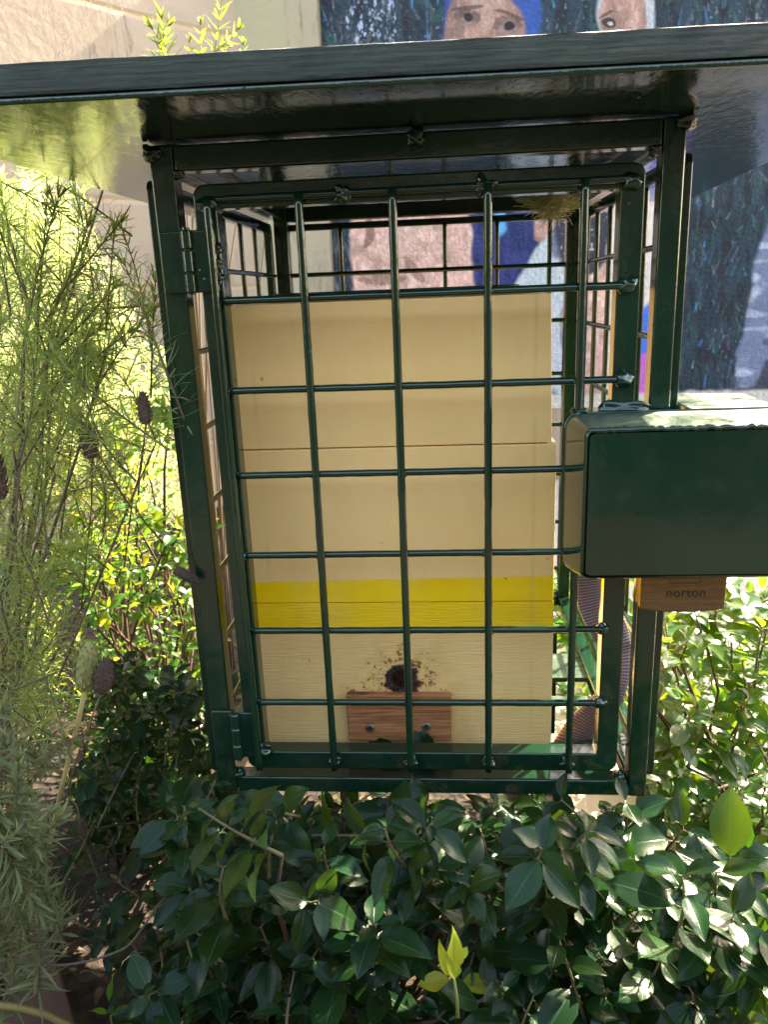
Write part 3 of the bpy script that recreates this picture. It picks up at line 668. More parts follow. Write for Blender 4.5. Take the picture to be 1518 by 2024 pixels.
for sx, sz in ((.1405, .0235), (.2190, .0260)):
    s_ = MB(); V = []; F = []
    prof_ = [(.0, .0018), (.0035, .0016), (.0058, .0006), (.0063, -.0004)]
    s_.tube([(sx, HY-.0130, sz), (sx, HY-.0140, sz), (sx, HY-.0150, sz)], [.0063, .0060, .0048], 20)
    scr = s_.build('screw', simple('zinc_screw', (.20, .19, .16), .45, .9), blk, auto=1)
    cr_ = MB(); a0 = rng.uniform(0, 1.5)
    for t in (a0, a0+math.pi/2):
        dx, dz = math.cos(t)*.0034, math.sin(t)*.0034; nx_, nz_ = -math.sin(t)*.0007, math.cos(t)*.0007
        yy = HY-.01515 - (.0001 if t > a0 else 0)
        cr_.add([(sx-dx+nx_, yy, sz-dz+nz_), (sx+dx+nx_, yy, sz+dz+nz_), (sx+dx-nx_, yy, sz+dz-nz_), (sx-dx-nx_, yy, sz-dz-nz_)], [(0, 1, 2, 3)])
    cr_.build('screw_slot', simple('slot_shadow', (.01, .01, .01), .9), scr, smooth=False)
lid = MB(); P = prof(.030, .350, .13, .56, .03)
lid.add([(x, y, z) for z in (.5950, .6065) for x, y in P], [tuple(range(len(P)))[::-1], tuple(range(len(P), 2*len(P)))]+[(i, (i+1) % len(P), len(P)+(i+1) % len(P), len(P)+i) for i in range(len(P))])
lid.build('lid', simple('dark_brown_lid', (.025, .012, .010), .5), hive, bevel=.002)
MB().box((.3775, HY-.0004, .4148), (.3885, HY+.5, .4166)).build('box_lip', simple('highlight_cream_edge', (.8, .7, .5), .5), hive, smooth=False)  # protruding lip, coloured whiter to stand in for its flare highlight

# ------------------------------------------------------------------ strap
web = NT('purple_webbing'); wv = web.n('TexWave'); wv.inputs['Scale'].default_value = 160; wv.bands_direction = 'Y'
uvn = web.attr('luv'); cm = web.n('CombineXYZ'); su_ = web.n('SeparateXYZ'); web.l(uvn.outputs['Vector'], su_.inputs[0])
ribs = web.math('SINE', web.math('MULTIPLY', su_.outputs[1], 1400)); ribx = web.math('SINE', web.math('MULTIPLY', su_.outputs[0], 60))
web.set(Base_Color=web.ramp(ribs, [(.0, (.09, .06, .072)), (.9, (.25, .18, .21))]), Roughness=.55, Normal=web.bump(web.math('ADD', ribs, web.math('MULTIPLY', ribx, .4)), .35, .0008))
Lp = [(1140, 1010), (1139, 1090), (1138, 1140), (1141, 1200), (1168, 1255), (1196, 1300), (1200, 1345), (1168, 1380), (1122, 1420), (1084, 1482), (1074, 1520)]
Rp = [(1185, 1010), (1187, 1090), (1190, 1140), (1213, 1180), (1240, 1230), (1250, 1290), (1240, 1360), (1218, 1412), (1180, 1450), (1158, 1484), (1140, 1520)]
Yd = [.11, .105, .10, .095, .085, .08, .08, .09, .11, .13, .14]
def dense(P):
    P = np.array(P, float); t = np.arange(len(P)); tt = np.linspace(0, len(P)-1, 70); o = np.stack([np.interp(tt, t, P[:, k]) for k in range(P.shape[1])], 1)
    for _ in range(6): o[1:-1] = (o[:-2]+2*o[1:-1]+o[2:])/4
    return o
LL, RR_, YY = dense(Lp), dense(Rp), dense(np.array(Yd)[:, None])
V = []; UV = []
for k in range(70):
    a_, b_ = at(LL[k][0], LL[k][1], YY[k][0]), at(RR_[k][0], RR_[k][1], YY[k][0]+.012)
    for j in range(9): u = j/8; V.append(a_+(b_-a_)*u + np.array([0, -.0015*math.sin(u*math.pi), 0])); UV.append((u, k/70*.45))
strap = MB().add(V, [(k*9+j, k*9+j+1, (k+1)*9+j+1, (k+1)*9+j) for k in range(69) for j in range(8)], None, UV).build('strap', web.m)
sm = strap.modifiers.new('th', 'SOLIDIFY'); sm.thickness = .0016
tag(strap, 'loose purple-brown webbing strap curling beside the hive', 'strap')

# ------------------------------------------------------------------ straw tuft under the roof
tf = MB()
for k in range(420):
    c0 = at(1092, 402, .22) + rng.normal(size=3)*np.array([.008, .008, .007]); d = nrm(rng.normal(size=3)*np.array([1.3, .8, .8])); L = rng.uniform(.012, .038)
    side = nrm(np.cross(d, rng.normal(size=3))); tt = np.linspace(-1, 1, 7)[:, None]
    p = c0 + d*tt*L*.6 + side*(tt**2)*L*rng.uniform(-.5, .5); p[:, 2] = np.minimum(p[:, 2], .762)
    tf.tube(p, .0004, 3, cap=False)
for k in range(60):
    c0 = at(rng.uniform(1010, 1090), rng.uniform(385, 410), .23); L = .07
    tt = np.linspace(0, 1, 6)[:, None]; d = nrm([1, 0, rng.normal()*.12]); p = c0+d*tt*L+np.array([0, 0, -1])*.02*(tt*(1-tt)); p[:, 2] = np.minimum(p[:, 2], .763)
    tf.tube(p, .00022, 3, cap=False)
tag(tf.build('straw_tuft', simple('pale_straw', (.50, .48, .26), .7)), 'wispy tuft of pale yellow straw caught under the roof inside the cage', 'straw tuft')

# ------------------------------------------------------------------ plants
TS = np.array([0, .06, .18, .34, .52, .70, .84, .94, 1.0]); WS = np.array([.03, .30, .72, .97, 1.0, .76, .42, .14, .01])
CS = np.array([-1, -.55, 0, .55, 1.0])
def leaf(mb, p, d, nrm_, L, W, bend=.15, fold=.25, tint=None, twist=0.0):
    d = nrm(d); n0 = nrm(nrm_ - d*(np.dot(nrm_, d))); s = np.cross(d, n0)
    t = TS[:, None]; w = WS[:, None]*W*.5; c = CS[None, :]
    ph = rng.uniform(0, 6.28)
    zz = fold*np.abs(c)*w - bend*L*(t**2) + .035*L*np.sin(t*7+ph+c*1.3)*np.abs(c)
    off = .05*L*np.sin(t*2.6+ph)
    al = t*L*(1-.25*bend*t); sd = c*w + off*twist
    V = p + al[..., None]*d + sd[..., None]*s + zz[..., None]*n0
    nt, nc = len(TS), len(CS)
    F = [(i*nc+j, i*nc+j+1, (i+1)*nc+j+1, (i+1)*nc+j) for i in range(nt-1) for j in range(nc-1)]
    uv = np.stack([np.broadcast_to(c, (nt, nc)), np.broadcast_to(t, (nt, nc))], -1).reshape(-1, 2)
    mb.add(V.reshape(-1, 3), F, tint if tint is not None else (rng.random(), rng.random(), rng.random()*.75), uv)
def shoot(lf, sm_, tip, d, L, size=.055, nodes=5, young=0.0, aspect=.48, droop=.30):
    """a leafy shoot ending at tip; leaves in opposite pairs along it"""
    d = nrm(d); side = nrm(np.cross(d, rng.normal(size=3))); cur = rng.uniform(-.18, .18)
    tt = np.linspace(0, 1, nodes+2)
    P = [tip - d*L*(1-t) + side*cur*L*math.sin(t*2.2) for t in tt]
    sm_.tube(P, np.linspace(.0022, .0010, len(P)), 6, col=(.5, .5, .5))
    a = rng.uniform(0, 6.28)
    for k in range(1, nodes+2):
        T_ = nrm(P[k]-P[k-1]); u = nrm(np.cross(T_, [.3, .2, 1])); v_ = np.cross(T_, u); a += math.pi/2 + rng.normal()*.25
        last = k == nodes+1; prs = 2
        for q_ in range(prs):
            aa = a + math.pi*q_ + rng.normal()*.15; rad = math.cos(aa)*u+math.sin(aa)*v_
            dl = nrm(rad + T_*(.75 if last else .35) + np.array([0, 0, -droop]) + rng.normal(size=3)*.14)
            nn = T_ + np.array([0, -.25, .9]) + rng.normal(size=3)*.15
            s_ = size*(rng.uniform(.45, .7) if last else rng.uniform(.62, 1.2))
            tint = (rng.random(), rng.random(), 1.0 if rng.random() < young*(1 if k >= nodes else .3) else rng.random()*.75)
            st0 = P[k]; st1 = P[k] + dl*s_*.10
            sm_.tube([st0, st1], .0008, 4, cap=False)
            leaf(lf, st1, dl, nn, s_, s_*aspect*rng.uniform(.85, 1.12), bend=rng.uniform(.02, .35), fold=rng.uniform(.05, .5), tint=tint, twist=rng.uniform(-1, 1))
def inpoly(x, y, P):
    r = False
    for k in range(len(P)):
        (x1_, y1_), (x2_, y2_) = P[k], P[(k+1) % len(P)]
        if (y1_ > y) != (y2_ > y) and x < (x2_-x1_)*(y-y1_)/(y2_-y1_)+x1_: r = not r
    return r
def pick(P, ylo, yhi, cond=None):
    xs_, ys_ = [p[0] for p in P], [p[1] for p in P]
    for _ in range(2600):
        x, y = rng.uniform(min(xs_), max(xs_)), rng.uniform(min(ys_), max(ys_))
        if not inpoly(x, y, P): continue
        q_ = at(x, y, rng.uniform(ylo, yhi))
        if q_[2] < GZ+.03: continue
        if cond is None or cond(q_): return q_
    return None
def branches(mb, root, tips, r0=.007, mat=None):
    for t_ in tips:
        root_ = root + rng.normal(size=3)*np.array([.03, .03, 0]); mid = (root_*(.45)+t_*.55) + rng.normal(size=3)*.03; mid[2] = root_[2]*.35+t_[2]*.65
        P = [root_, root_*.6+mid*.4+rng.normal(size=3)*.012, mid, mid*.4+t_*.6+rng.normal(size=3)*.008, t_]
        mb.tube(P, np.linspace(r0*rng.uniform(.5, 1), .0016, 5), 7, jit=.05)
def in_cage(p, pad=.012):
    # inside (or brushing) the cage, hive or roof
    return (PX0-.03 < p[0] < PX1+.03 and .005-pad*1.5 < p[1] < PY1+.03 and p[2] > PZ0-pad) or (.37 < p[0] < .65 and -.13 < p[1] < .17 and .22 < p[2] < .50) 
def shrub(name, label, poly, ylo, yhi, nshoot, root, size, up, young=0.0, mat=M_leaf, L=(.05, .11), nodes=(3, 6), spread=.7, extra=(), trunks=26, group=None, cat='shrub', droop=.32, zmax=None, aspect=.52, top=None):
    t = empty(name, tuple(root), label, cat, group); lf, sm_ = MB(), MB(); bases = []
    for k in range(nshoot):
        p = pick(poly, ylo, yhi, lambda q_: not in_cage(q_, .03) and (zmax is None or q_[2] < zmax(q_)))
        if p is None: continue
        d = nrm(np.array(up) + rng.normal(size=3)*spread + .5*nrm(p-np.array(root))); l_ = rng.uniform(*L)
        if in_cage(p + d*size*.6, .03): continue
        ex_, ey_ = proj(p + d*size*.75)
        if top is not None and ey_ < np.interp(ex_, [q_[0] for q_ in top], [q_[1] for q_ in top]): continue
        shoot(lf, sm_, p, d, l_, size*rng.uniform(.8, 1.15), int(rng.integers(*nodes)), young, aspect, droop); bases.append(p-d*l_)
    for (p, d, l_, sz, nd, yg) in extra:
        shoot(lf, sm_, np.array(p), d, l_, sz, nd, yg, aspect, droop); bases.append(np.array(p)-nrm(d)*l_)
    st = MB(); idx = rng.permutation(len(bases))[:trunks]
    branches(st, np.array(root, float), [bases[i] for i in idx], .0065)
    lf.build('foliage', mat, t); sm_.v += st.v; sm_.f += [tuple(i+sm_.n for i in q_) for q_ in st.f]; sm_.c += [c_*0+1 for c_ in st.c]; sm_.uv += st.uv; sm_.build('stems', M_stems, t)
    return t
# foreground hedge, dark side at the left and middle
U = np.array([0, -.35, 1.0]); GS = 'shrubs around the cage'; GL = 'lavender bushes'
topA = [(0, 1800), (160, 1750), (230, 1660), (330, 1510), (450, 1520), (480, 1562), (760, 1546), (900, 1556), (1000, 1660), (1050, 1640), (1100, 1590), (1260, 1580), (1400, 1610), (1600, 1660)]
polyA = [(215, 1790), (320, 1640), (345, 1510), (440, 1500), (470, 1560), (600, 1575), (760, 1545), (900, 1555), (960, 1620), (1000, 1700), (1010, 2090), (330, 2090), (260, 1950), (170, 1830)]
ex = [(at(425, 1555, -.03), (.1, -.3, .8), .06, .042, 2, 0), (at(235, 1745, -.10), (-.6, -.2, .8), .08, .056, 3, 0), (at(800, 1592, -.035), (.3, -.6, .5), .06, .040, 3, 0),
      (at(560, 1625, -.04), (0, -.5, .7), .07, .044, 3, 0), (at(680, 1630, -.04), (.1, -.5, .7), .07, .044, 3, 0), (at(860, 1650, -.06), (.5, -.5, .5), .07, .046, 3, 0),
      (at(655, 1905, -.20), (-.2, -.4, .7), .08, .060, 3, 0), (at(905, 1905, -.24), (.1, -.2, 1), .07, .040, 1, 1.0)]
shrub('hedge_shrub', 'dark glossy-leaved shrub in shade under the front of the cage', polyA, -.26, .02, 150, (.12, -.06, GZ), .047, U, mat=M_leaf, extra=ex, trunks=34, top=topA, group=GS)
polyA2 = [(180, 1800), (330, 1640), (440, 1580), (900, 1600), (1000, 1700), (1010, 2090), (330, 2090)]
# foreground right, sun-dappled
polyB = [(985, 1730), (1060, 1650), (1180, 1640), (1300, 1600), (1420, 1660), (1560, 1780), (1580, 2100), (960, 2100)]
ex = [(at(1110, 1585, -.03), (-.6, -.3, .8), .07, .055, 1, 0), (at(1240, 1590, -.03), (-.1, -.3, 1), .08, .060, 2, 0), (at(1350, 1640, -.06), (.3, -.4, 1), .08, .066, 2, 0),
      (at(1060, 1680, -.08), (-.5, -.3, .9), .08, .060, 3, 0), (at(1180, 1730, -.12), (0, -.4, 1), .07, .060, 3, 0), (at(1330, 1880, -.20), (.1, -.5, .8), .08, .072, 3, 0),
      (at(1080, 1900, -.22), (-.3, -.4, .8), .07, .068, 3, 0), (at(1200, 1960, -.25), (.1, -.5, .8), .07, .064, 3, 0)]
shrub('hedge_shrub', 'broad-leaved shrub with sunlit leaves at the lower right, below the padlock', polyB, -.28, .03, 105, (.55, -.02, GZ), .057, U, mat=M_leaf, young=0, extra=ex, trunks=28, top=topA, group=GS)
yl = MB(); yb0 = at(905, 2010, -.31); yb1 = at(897, 1930, -.32); tb2 = MB(); tb2.tube([yb0, (yb0+yb1)/2+np.array([.001, 0, 0]), yb1], [.0018, .0015, .0011], 7)
for (x, y, w_, n_) in ((901, 1842, .016, (.4, -1, .2)), (866, 1868, .013, (-.2, -1, .3))):
    p1 = at(x, y, -.34); leaf(yl, yb1, p1-yb1, np.array(n_, float), np.linalg.norm(p1-yb1), w_, .1, .3, (.6, .9, 1.0) if x < 930 else (.5, .8, .4))
yt = [o_ for o_ in C.objects if o_.name.startswith('hedge_shrub')][-1]
yl.build('young_leaves', M_leaf, yt)['label'] = 'fresh yellow-green young leaves'; tb2.build('young_stem', M_gstem, yt)
# right background shrub
polyC = [(1285, 1180), (1440, 1150), (1560, 1160), (1600, 1720), (1440, 1700), (1300, 1640)]
shrub('background_shrub', 'sunlit shrub with reddish stems to the right of the cage', polyC, .12, .80, 170, (.78, .42, GZ), .052, (0, -.1, 1), mat=M_leaf3, young=0, trunks=60, L=(.05, .12), group=GS)
polyC2 = [(1060, 1130), (1290, 1130), (1290, 1560), (1060, 1560)]
shrub('background_shrub', 'bright leafy shrub seen through the mesh behind the strap', polyC2, .74, 1.25, 60, (.75, 1.0, GZ), .050, (0, -.1, 1), mat=M_leaf2, young=.1, trunks=30, group=GS)
# under and behind the cage
polyD = [(440, 1580), (1290, 1590), (1300, 1760), (440, 1760)]
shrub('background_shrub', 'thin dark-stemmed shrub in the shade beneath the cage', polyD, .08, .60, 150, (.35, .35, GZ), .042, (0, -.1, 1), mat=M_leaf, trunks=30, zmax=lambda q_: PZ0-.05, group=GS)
# left background, broad leaves in the sun
polyE = [(140, 820), (240, 740), (340, 740), (400, 1000), (430, 1340), (420, 1560), (150, 1560), (60, 1200)]
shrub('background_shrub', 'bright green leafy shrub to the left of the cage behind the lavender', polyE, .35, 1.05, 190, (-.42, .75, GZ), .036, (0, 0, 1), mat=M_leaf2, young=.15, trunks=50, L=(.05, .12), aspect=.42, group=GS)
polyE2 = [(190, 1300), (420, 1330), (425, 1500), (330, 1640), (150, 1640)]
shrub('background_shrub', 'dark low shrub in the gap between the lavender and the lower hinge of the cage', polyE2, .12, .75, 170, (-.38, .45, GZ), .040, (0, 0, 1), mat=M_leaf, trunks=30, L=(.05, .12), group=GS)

for (b_, t_, w_, lab) in (((806, 1502), (722, 1460), .026, 'dark torn leaf lying against the foot of the hive below the left screw'), ((852, 1502), (822, 1438), .030, 'dark curled leaf standing against the foot of the hive right of the middle wire')):
    a_, c_ = at(*b_, .052), at(*t_, .066); lm = MB(); leaf(lm, a_, c_-a_, np.array([.1, -1, .3]), np.linalg.norm(c_-a_)*1.05, w_, .1, .35, (.5, .2, .2))
    tag(lm.build('loose_leaf', M_leaf), lab, 'leaf')
# ---- lavender
LT = np.linspace(0, 1, 6)
def needle(mb, p, d, up, L, W, bend, tint):
    d = nrm(d); n0 = nrm(up - d*np.dot(up, d)); s = np.cross(d, n0)
    w = W*.5*np.array([.45, .9, 1, .95, .7, .12])
    ctr = p + (LT*L)[:, None]*d - (bend*L*LT**2)[:, None]*n0
    a_ = ctr + w[:, None]*s + (.25*w)[:, None]*n0; b_ = ctr - w[:, None]*s + (.25*w)[:, None]*n0
    V = np.stack([a_, ctr, b_], 1).reshape(-1, 3)
    F = []
    for i in range(5): F += [(i*3, i*3+1, i*3+4, i*3+3), (i*3+1, i*3+2, i*3+5, i*3+4)]
    mb.add(V, F, tint)
def sprig(lf, sm_, tip, d, L, ll=.034, w=.0026, step=.011, curl=.25, bush=5, stem_r=.0011):
    d = nrm(d); side = nrm(np.cross(d, rng.normal(size=3))); cur = rng.uniform(-.2, .2)
    m_ = max(3, int(L/step)); tt = np.linspace(0, 1, m_+1)
    P = np.array([tip - d*L*(1-t) + side*cur*L*math.sin(t*2.0) for t in tt]); sm_.tube(P, np.linspace(stem_r*1.5, stem_r*.6, m_+1), 5, cap=False)
    a = rng.uniform(0, 6.28); tv = rng.random()
    for k in range(1, m_+1):
        T_ = nrm(P[k]-P[k-1]); u = nrm(np.cross(T_, [.31, .2, 1])); v_ = np.cross(T_, u); a += 1.57+rng.normal()*.3; t = k/m_
        nl = bush if k < m_ else bush+3
        for q_ in range(nl):
            aa = a + 2*math.pi*q_/nl+rng.normal()*.35; rad = math.cos(aa)*u+math.sin(aa)*v_
            op = (.35 + .8*t) if k < m_ else 2.2
            dl = nrm(rad + T_*op + rng.normal(size=3)*.12)
            needle(lf, P[k], dl, T_+rng.normal(size=3)*.2, ll*rng.uniform(.6, 1.1)*(1-.35*t), w*rng.uniform(.75, 1.2), rng.uniform(-.35, 1)*curl, (rng.random()*.6+tv*.4, rng.random()*.6+.4*tv, rng.random()*.8))
def head(parent, p, d, L, W, mat, nb=90):
    mb = MB(); d = nrm(d); u = nrm(np.cross(d, [.3, .9, .1])); v_ = np.cross(d, u)
    mb.tube([p+d*L*t for t in (0, .2, .5, .8, 1)], [W*.22, W*.36, W*.38, W*.3, W*.08], 8)
    for k in range(nb):
        t = (k+.5)/nb; a = k*2.4; r = W*.42*math.sin(math.pi*(.12+.83*t))**.6
        rad = math.cos(a)*u+math.sin(a)*v_; c = p + d*L*t*.97 + rad*r; b_ = nrm(rad*.55+d); w2 = np.cross(b_, rad)
        q0 = c-b_*L*.05; s = L*.085*rng.uniform(.8, 1.2)
        V = [q0, c+w2*s*.5+rad*s*.10, c+b_*s, c-w2*s*.5+rad*s*.10, c+rad*s*.42]
        mb.add(V, [(0, 1, 4), (1, 2, 4), (2, 3, 4), (3, 0, 4)], (rng.random(),)*3)
    return mb.build('flower_head', mat, parent, smooth=False)
def lavender(name, label, poly, ylo, yhi, nsp, root, up, mat, ll=.034, w=.0022, spread=.45, L=(.09, .20), extra=(), trunks=24, bush=5, step=.011, zones=None, group=None, flo=()):
    t = empty(name, tuple(root), label, 'lavender', group); lf, sm_, st = MB(), MB(), MB(); bases = []
    for k in range(nsp):
        p = pick(poly, ylo, yhi, lambda q_: not in_cage(q_, .04) and q_[0] < -.09 or q_[1] > .75)
        if p is None: continue
        d = nrm(np.array(up)+rng.normal(size=3)*spread); l_ = rng.uniform(*L)
        if in_cage(p+d*.03, .02): continue
        sprig(lf, sm_, p, d, l_, ll*rng.uniform(.8, 1.2), w, bush=bush, curl=rng.uniform(.3, 1.25)); bases.append(p-d*l_)
    for (p, d, l_, a_) in extra: sprig(lf, sm_, np.array(p), d, l_, a_, w*1.15, bush=bush, curl=.35, step=step); bases.append(np.array(p)-nrm(d)*l_)
    branches(st, np.array(root, float), [bases[i] for i in rng.permutation(len(bases))[:trunks]], .005)
    lf.build('foliage', mat, t); sm_.v += st.v; sm_.f += [tuple(i+sm_.n for i in q_) for q_ in st.f]; sm_.c += st.c; sm_.uv += st.uv; sm_.build('stems', M_lstem, t)
    for (hp, hd, hl, hw, hm, stalk) in flo:
        head(t, np.array(hp), hd, hl, hw, hm)
        if stalk:
            sk = MB(); sk.tube([np.array(q_) for q_ in stalk], .0011 if hm is M_head else .0032, 7); sk.build('flower_stalk', M_lstem if hm is M_head else M_dry, t)
    return t
polyL = [(-40, 330), (90, 345), (160, 370), (250, 410), (262, 470), (240, 560), (215, 700), (190, 800), (170, 1000), (130, 1250), (110, 1420), (-40, 1500)]
YL = .25
flo = [(at(288, 838, .0), (0, 0, 1), .038, .021, M_head, [at(288, 838, .0), at(278, 930, .12), at(262, 980, .16), at(245, 1120, .22)]),
       (at(181, 905, .0), (-.08, 0, 1), .042, .025, M_head, [at(181, 905, .0), at(180, 1000, .12), at(170, 1100, .2), at(160, 1200, .25)]),
       (at(345, 1125, .0), (.9, 0, -.55), .034, .019, M_head, [at(345, 1125, .0), at(320, 1130, .12), at(290, 1150, .14), at(250, 1190, .18)]),
       (at(168, 1362, -.03), (.22, 0, 1), .066, .036, M_headg, [at(168, 1362, -.03), at(150, 1440, -.01), at(120, 1560, .02), at(90, 1700, .05)]),
       (at(200, 1368, -.05), (.30, 0, 1), .048, .030, M_head, [at(200, 1368, -.05), at(160, 1470, -.04), at(110, 1640, 0)]),
       (at(4, 985, .0), (0, 0, 1), .065, .019, M_head, None),
       (at(158, 1622, .02), (.06, 0, -1), .030, .015, M_head, [at(158, 1622, .02), at(150, 1590, .03), at(120, 1562, .05)]),
       (at(-4, 1975, -.12), (0, 0, 1), .045, .022, M_head, None)]
ex = []
for (x, y, dx, dz) in ((225, 560, .5, .4), (310, 560, .2, .9), (262, 650, .5, .3), (215, 680, .7, .5), (160, 440, .5, .8), (90, 390, .3, 1), (235, 440, .7, .6), (300, 620, .5, .5), (120, 620, .3, .9), (60, 540, .2, 1), (180, 600, .6, .6)):
    ex.append((at(x, y, .12), (dx, -.1, dz), .15, .040))
lavender('lavender_bush', 'tall lavender bush with curling narrow leaves at the left edge', polyL, -.02, .50, 150, (-.62, .25, GZ), (.35, -.1, 1), M_lav, extra=ex, flo=flo, trunks=22, ll=.046, spread=.7, group=GL)
polyF = [(-40, 1370), (100, 1400), (105, 1560), (90, 1700), (60, 1860), (-40, 1880)]
ex = [(at(60, 1880, -.16), (.15, 0, -1), .20, .040), (at(30, 1500, -.14), (.2, 0, 1), .16, .04), (at(85, 1600, -.15), (.6, 0, .5), .14, .04), (at(20, 1650, -.14), (.1, 0, -1), .12, .045), (at(70, 1790, -.16), (.3, 0, -1), .15, .045), (at(40, 1730, -.15), (.1, 0, -1), .16, .045)]
lavender('lavender_sprigs', 'grey-green lavender sprigs hanging near the camera at the lower left', polyF, -.20, -.02, 22, (-.50, -.05, GZ), (.15, 0, .4), M_lav3, ll=.038, w=.0034, extra=ex, trunks=8, group=GL)
polyG = [(180, 640), (215, 520), (240, 560), (260, 700), (320, 640), (330, 740), (380, 900), (360, 1000), (200, 1000), (120, 860)]
lavender('lavender_bush', 'sunlit pale lavender behind the tall one, against the cream wall', polyG, .85, 1.5, 140, (-.75, 1.2, GZ), (.1, 0, 1), M_lav2, ll=.040, w=.0038, trunks=20, group=GL)
polyH = [(-60, 330), (130, 345), (200, 500), (200, 900), (-60, 900)]
lavender('lavender_bush', 'pale sunlit lavender filling the gaps at the far left', polyH, .6, 1.2, 190, (-1.0, .9, GZ), (.1, 0, 1), M_lav2, ll=.040, w=.0036, trunks=24, group=GL)
ex = [(at(318, 38, 1.15), (.05, 0, 1), .14, .06), (at(300, 60, 1.15), (-.5, 0, 1), .1, .055), (at(345, 60, 1.15), (.6, 0, 1), .1, .05), (at(432, -10, 1.15), (.25, 0, 1), .22, .06), (at(400, 50, 1.15), (.1, 0, 1), .12, .045),
      (at(462, 50, 1.15), (.8, 0, .7), .10, .045), (at(490, 88, 1.2), (.1, 0, 1), .12, .035), (at(370, 85, 1.15), (.2, 0, 1), .12, .03), (at(455, 95, 1.2), (.4, 0, 1), .1, .03)]
lavender('lavender_bush', 'lavender tips rising above the roof board at the top left', [(280, 130), (500, 130), (500, 200), (280, 200)], 1.15, 1.25, 8, (-.45, 1.25, GZ), (.1, 0, 1), M_lav4, ll=.05, w=.0056, extra=ex, trunks=12, bush=4, step=.020, group=GL)

# ------------------------------------------------------------------ small things on the ground
tw = MB(); P = [at(425, 1542, -.10), at(400, 1600, -.12), at(375, 1680, -.14), at(345, 1755, -.15), at(310, 1790, -.16), at(285, 1830, -.17), (at(250, 1875, -.18)), at(180, 1900, -.17), at(110, 1910, -.14), at(50, 1895, -.12)]
P = dense(np.array(P)); tw.tube(P, np.interp(np.linspace(0, 1, 70), [0, .5, 1], [.0007, .0011, .0015])*(1+.25*rng.random(70)), 7)
tag(tw.build('dead_twig', simple('grey_twig', (.085, .06, .045), .85, bumpscale=400, bs=.9)), 'thin dead twig arching down across the dark leaves at the left', 'twig')
wd = NT('stained_timber'); gr = wd.noise(8, 7, .7, vec=wd.coord((18, 1.5, 2)))
wd.set(Base_Color=wd.ramp(gr, [(.3, (.035, .013, .009)), (.7, (.075, .028, .019))]), Roughness=.65, Normal=wd.bump(gr, .5, .004))
q = [atz(-60, 1770, -.40), atz(78, 1790, -.40), atz(160, 2060, -.40), atz(-60, 2060, -.40)]
tb_ = MB(); tb_.add([(p[0], p[1], z) for z in (GZ-.02, -.40) for p in q], [(0,3,2,1),(4,5,6,7),(0,1,5,4),(1,2,6,5),(2,3,7,6),(3,0,4,7)])
tag(tb_.build('timber_edging', wd.m, smooth=True, bevel=.004), 'red-brown stained timber edging in the bottom left corner', 'timber')
yb_ = MB(); yb_.tube(dense(np.array([at(-20, 1985, -.15), at(40, 1992, -.15), at(90, 2005, -.15), at(150, 2035, -.15)])), .0045, 9)
tag(yb_.build('cut_stem', simple('olive_stem', (.16, .12, .03), .6, bumpscale=200, bs=.5)), 'olive-yellow stem crossing the timber at the bottom left', 'stem')
wdl = empty('weed_seedling', tuple(atz(225, 2010, GZ+.005)), 'small bright green weed with narrow leaves on the mulch', 'weed')
lf, sm_ = MB(), MB(); b0_ = at(218, 2010, -.13); sm_.tube([b0_+np.array([0, 0, -.06]), b0_, at(222, 1985, -.13)], .001, 6)
for (x, y) in ((212, 1942), (262, 1996), (180, 2005), (250, 2020), (236, 1975)): 
    p1 = at(x, y, -.15); leaf(lf, b0_+np.array([0, 0, .008]), p1-b0_, np.array([0, -.5, 1.]), np.linalg.norm(p1-b0_), .007, .1, .2, (.5, .8, .5))
lf.build('leaves', M_leaf2, wdl); sm_.build('stem', M_gstem, wdl)
dl = MB()
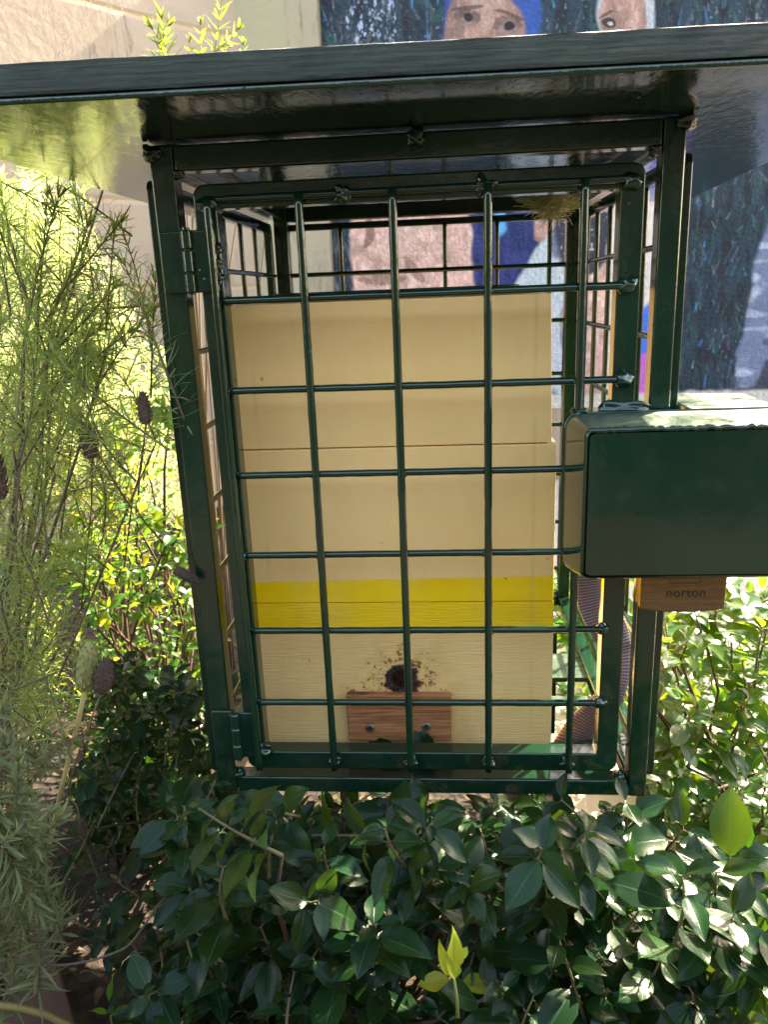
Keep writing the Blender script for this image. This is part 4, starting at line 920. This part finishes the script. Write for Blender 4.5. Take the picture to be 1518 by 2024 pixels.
for k in range(900):
    x, y = rng.uniform(-1.3, .9), rng.uniform(-.5, 1.4)
    a = rng.uniform(0, 6.28); leaf(dl, np.array([x, y, GZ+.012+.012*rng.random()]), (math.cos(a), math.sin(a), rng.normal()*.15), (rng.normal()*.35, rng.normal()*.35, 1), rng.uniform(.02, .05), rng.uniform(.010, .022), rng.uniform(-.4, .5), .5, (rng.random(),)*3)
dm = NT('dry_leaf'); a = dm.attr('col'); dm.set(Base_Color=dm.ramp(a.outputs['Fac'], [(0, (.025, .014, .008)), (.6, (.08, .045, .02)), (1, (.20, .12, .055))]), Roughness=.8)
tag(dl.build('fallen_leaves', dm.m), 'scatter of dry brown fallen leaves over the mulch', 'leaf litter', kind='stuff')

# ------------------------------------------------------------------ hedge added behind the camera to darken what the gloss paint reflects
hb = MB(); rngb = np.random.default_rng(5)
hd = empty('added_hedge', (.3, -3.2, GZ), 'tall dark hedge added unseen behind the camera to darken the paint reflections', 'hedge')
nxh, nzh = 60, 26; V = []
for j in range(nzh):
    for i in range(nxh):
        x = -4+9*i/(nxh-1); z = GZ+2.05*j/(nzh-1); V.append((x, -3.1+.35*mnoise.noise(Vector((x*1.3, z*1.3, 0)))+.15*mnoise.noise(Vector((x*5, z*5, 3))), z + .2*mnoise.noise(Vector((x*2, 7, 0)))))
hb.add(V, [(j*nxh+i, (j+1)*nxh+i, (j+1)*nxh+i+1, j*nxh+i+1) for j in range(nzh-1) for i in range(nxh-1)])
hb.build('inner_mass', simple('hedge_interior', (.005, .007, .004), .9), hd)
lf = MB()
for k in range(2000):
    x = rngb.uniform(-4, 5); z = rngb.uniform(GZ, 1.62); y = -3.0+.35*mnoise.noise(Vector((x*1.3, z*1.3, 0)))+rngb.uniform(0, .12)
    leaf(lf, np.array([x, y, z]), rngb.normal(size=3)+np.array([0, .6, .2]), rngb.normal(size=3)*.5+np.array([0, .4, 1]), .11, .055, .15, .3)
lf.build('foliage', simple('dark_hedge_leaf', (.008, .014, .006), .7), hd)
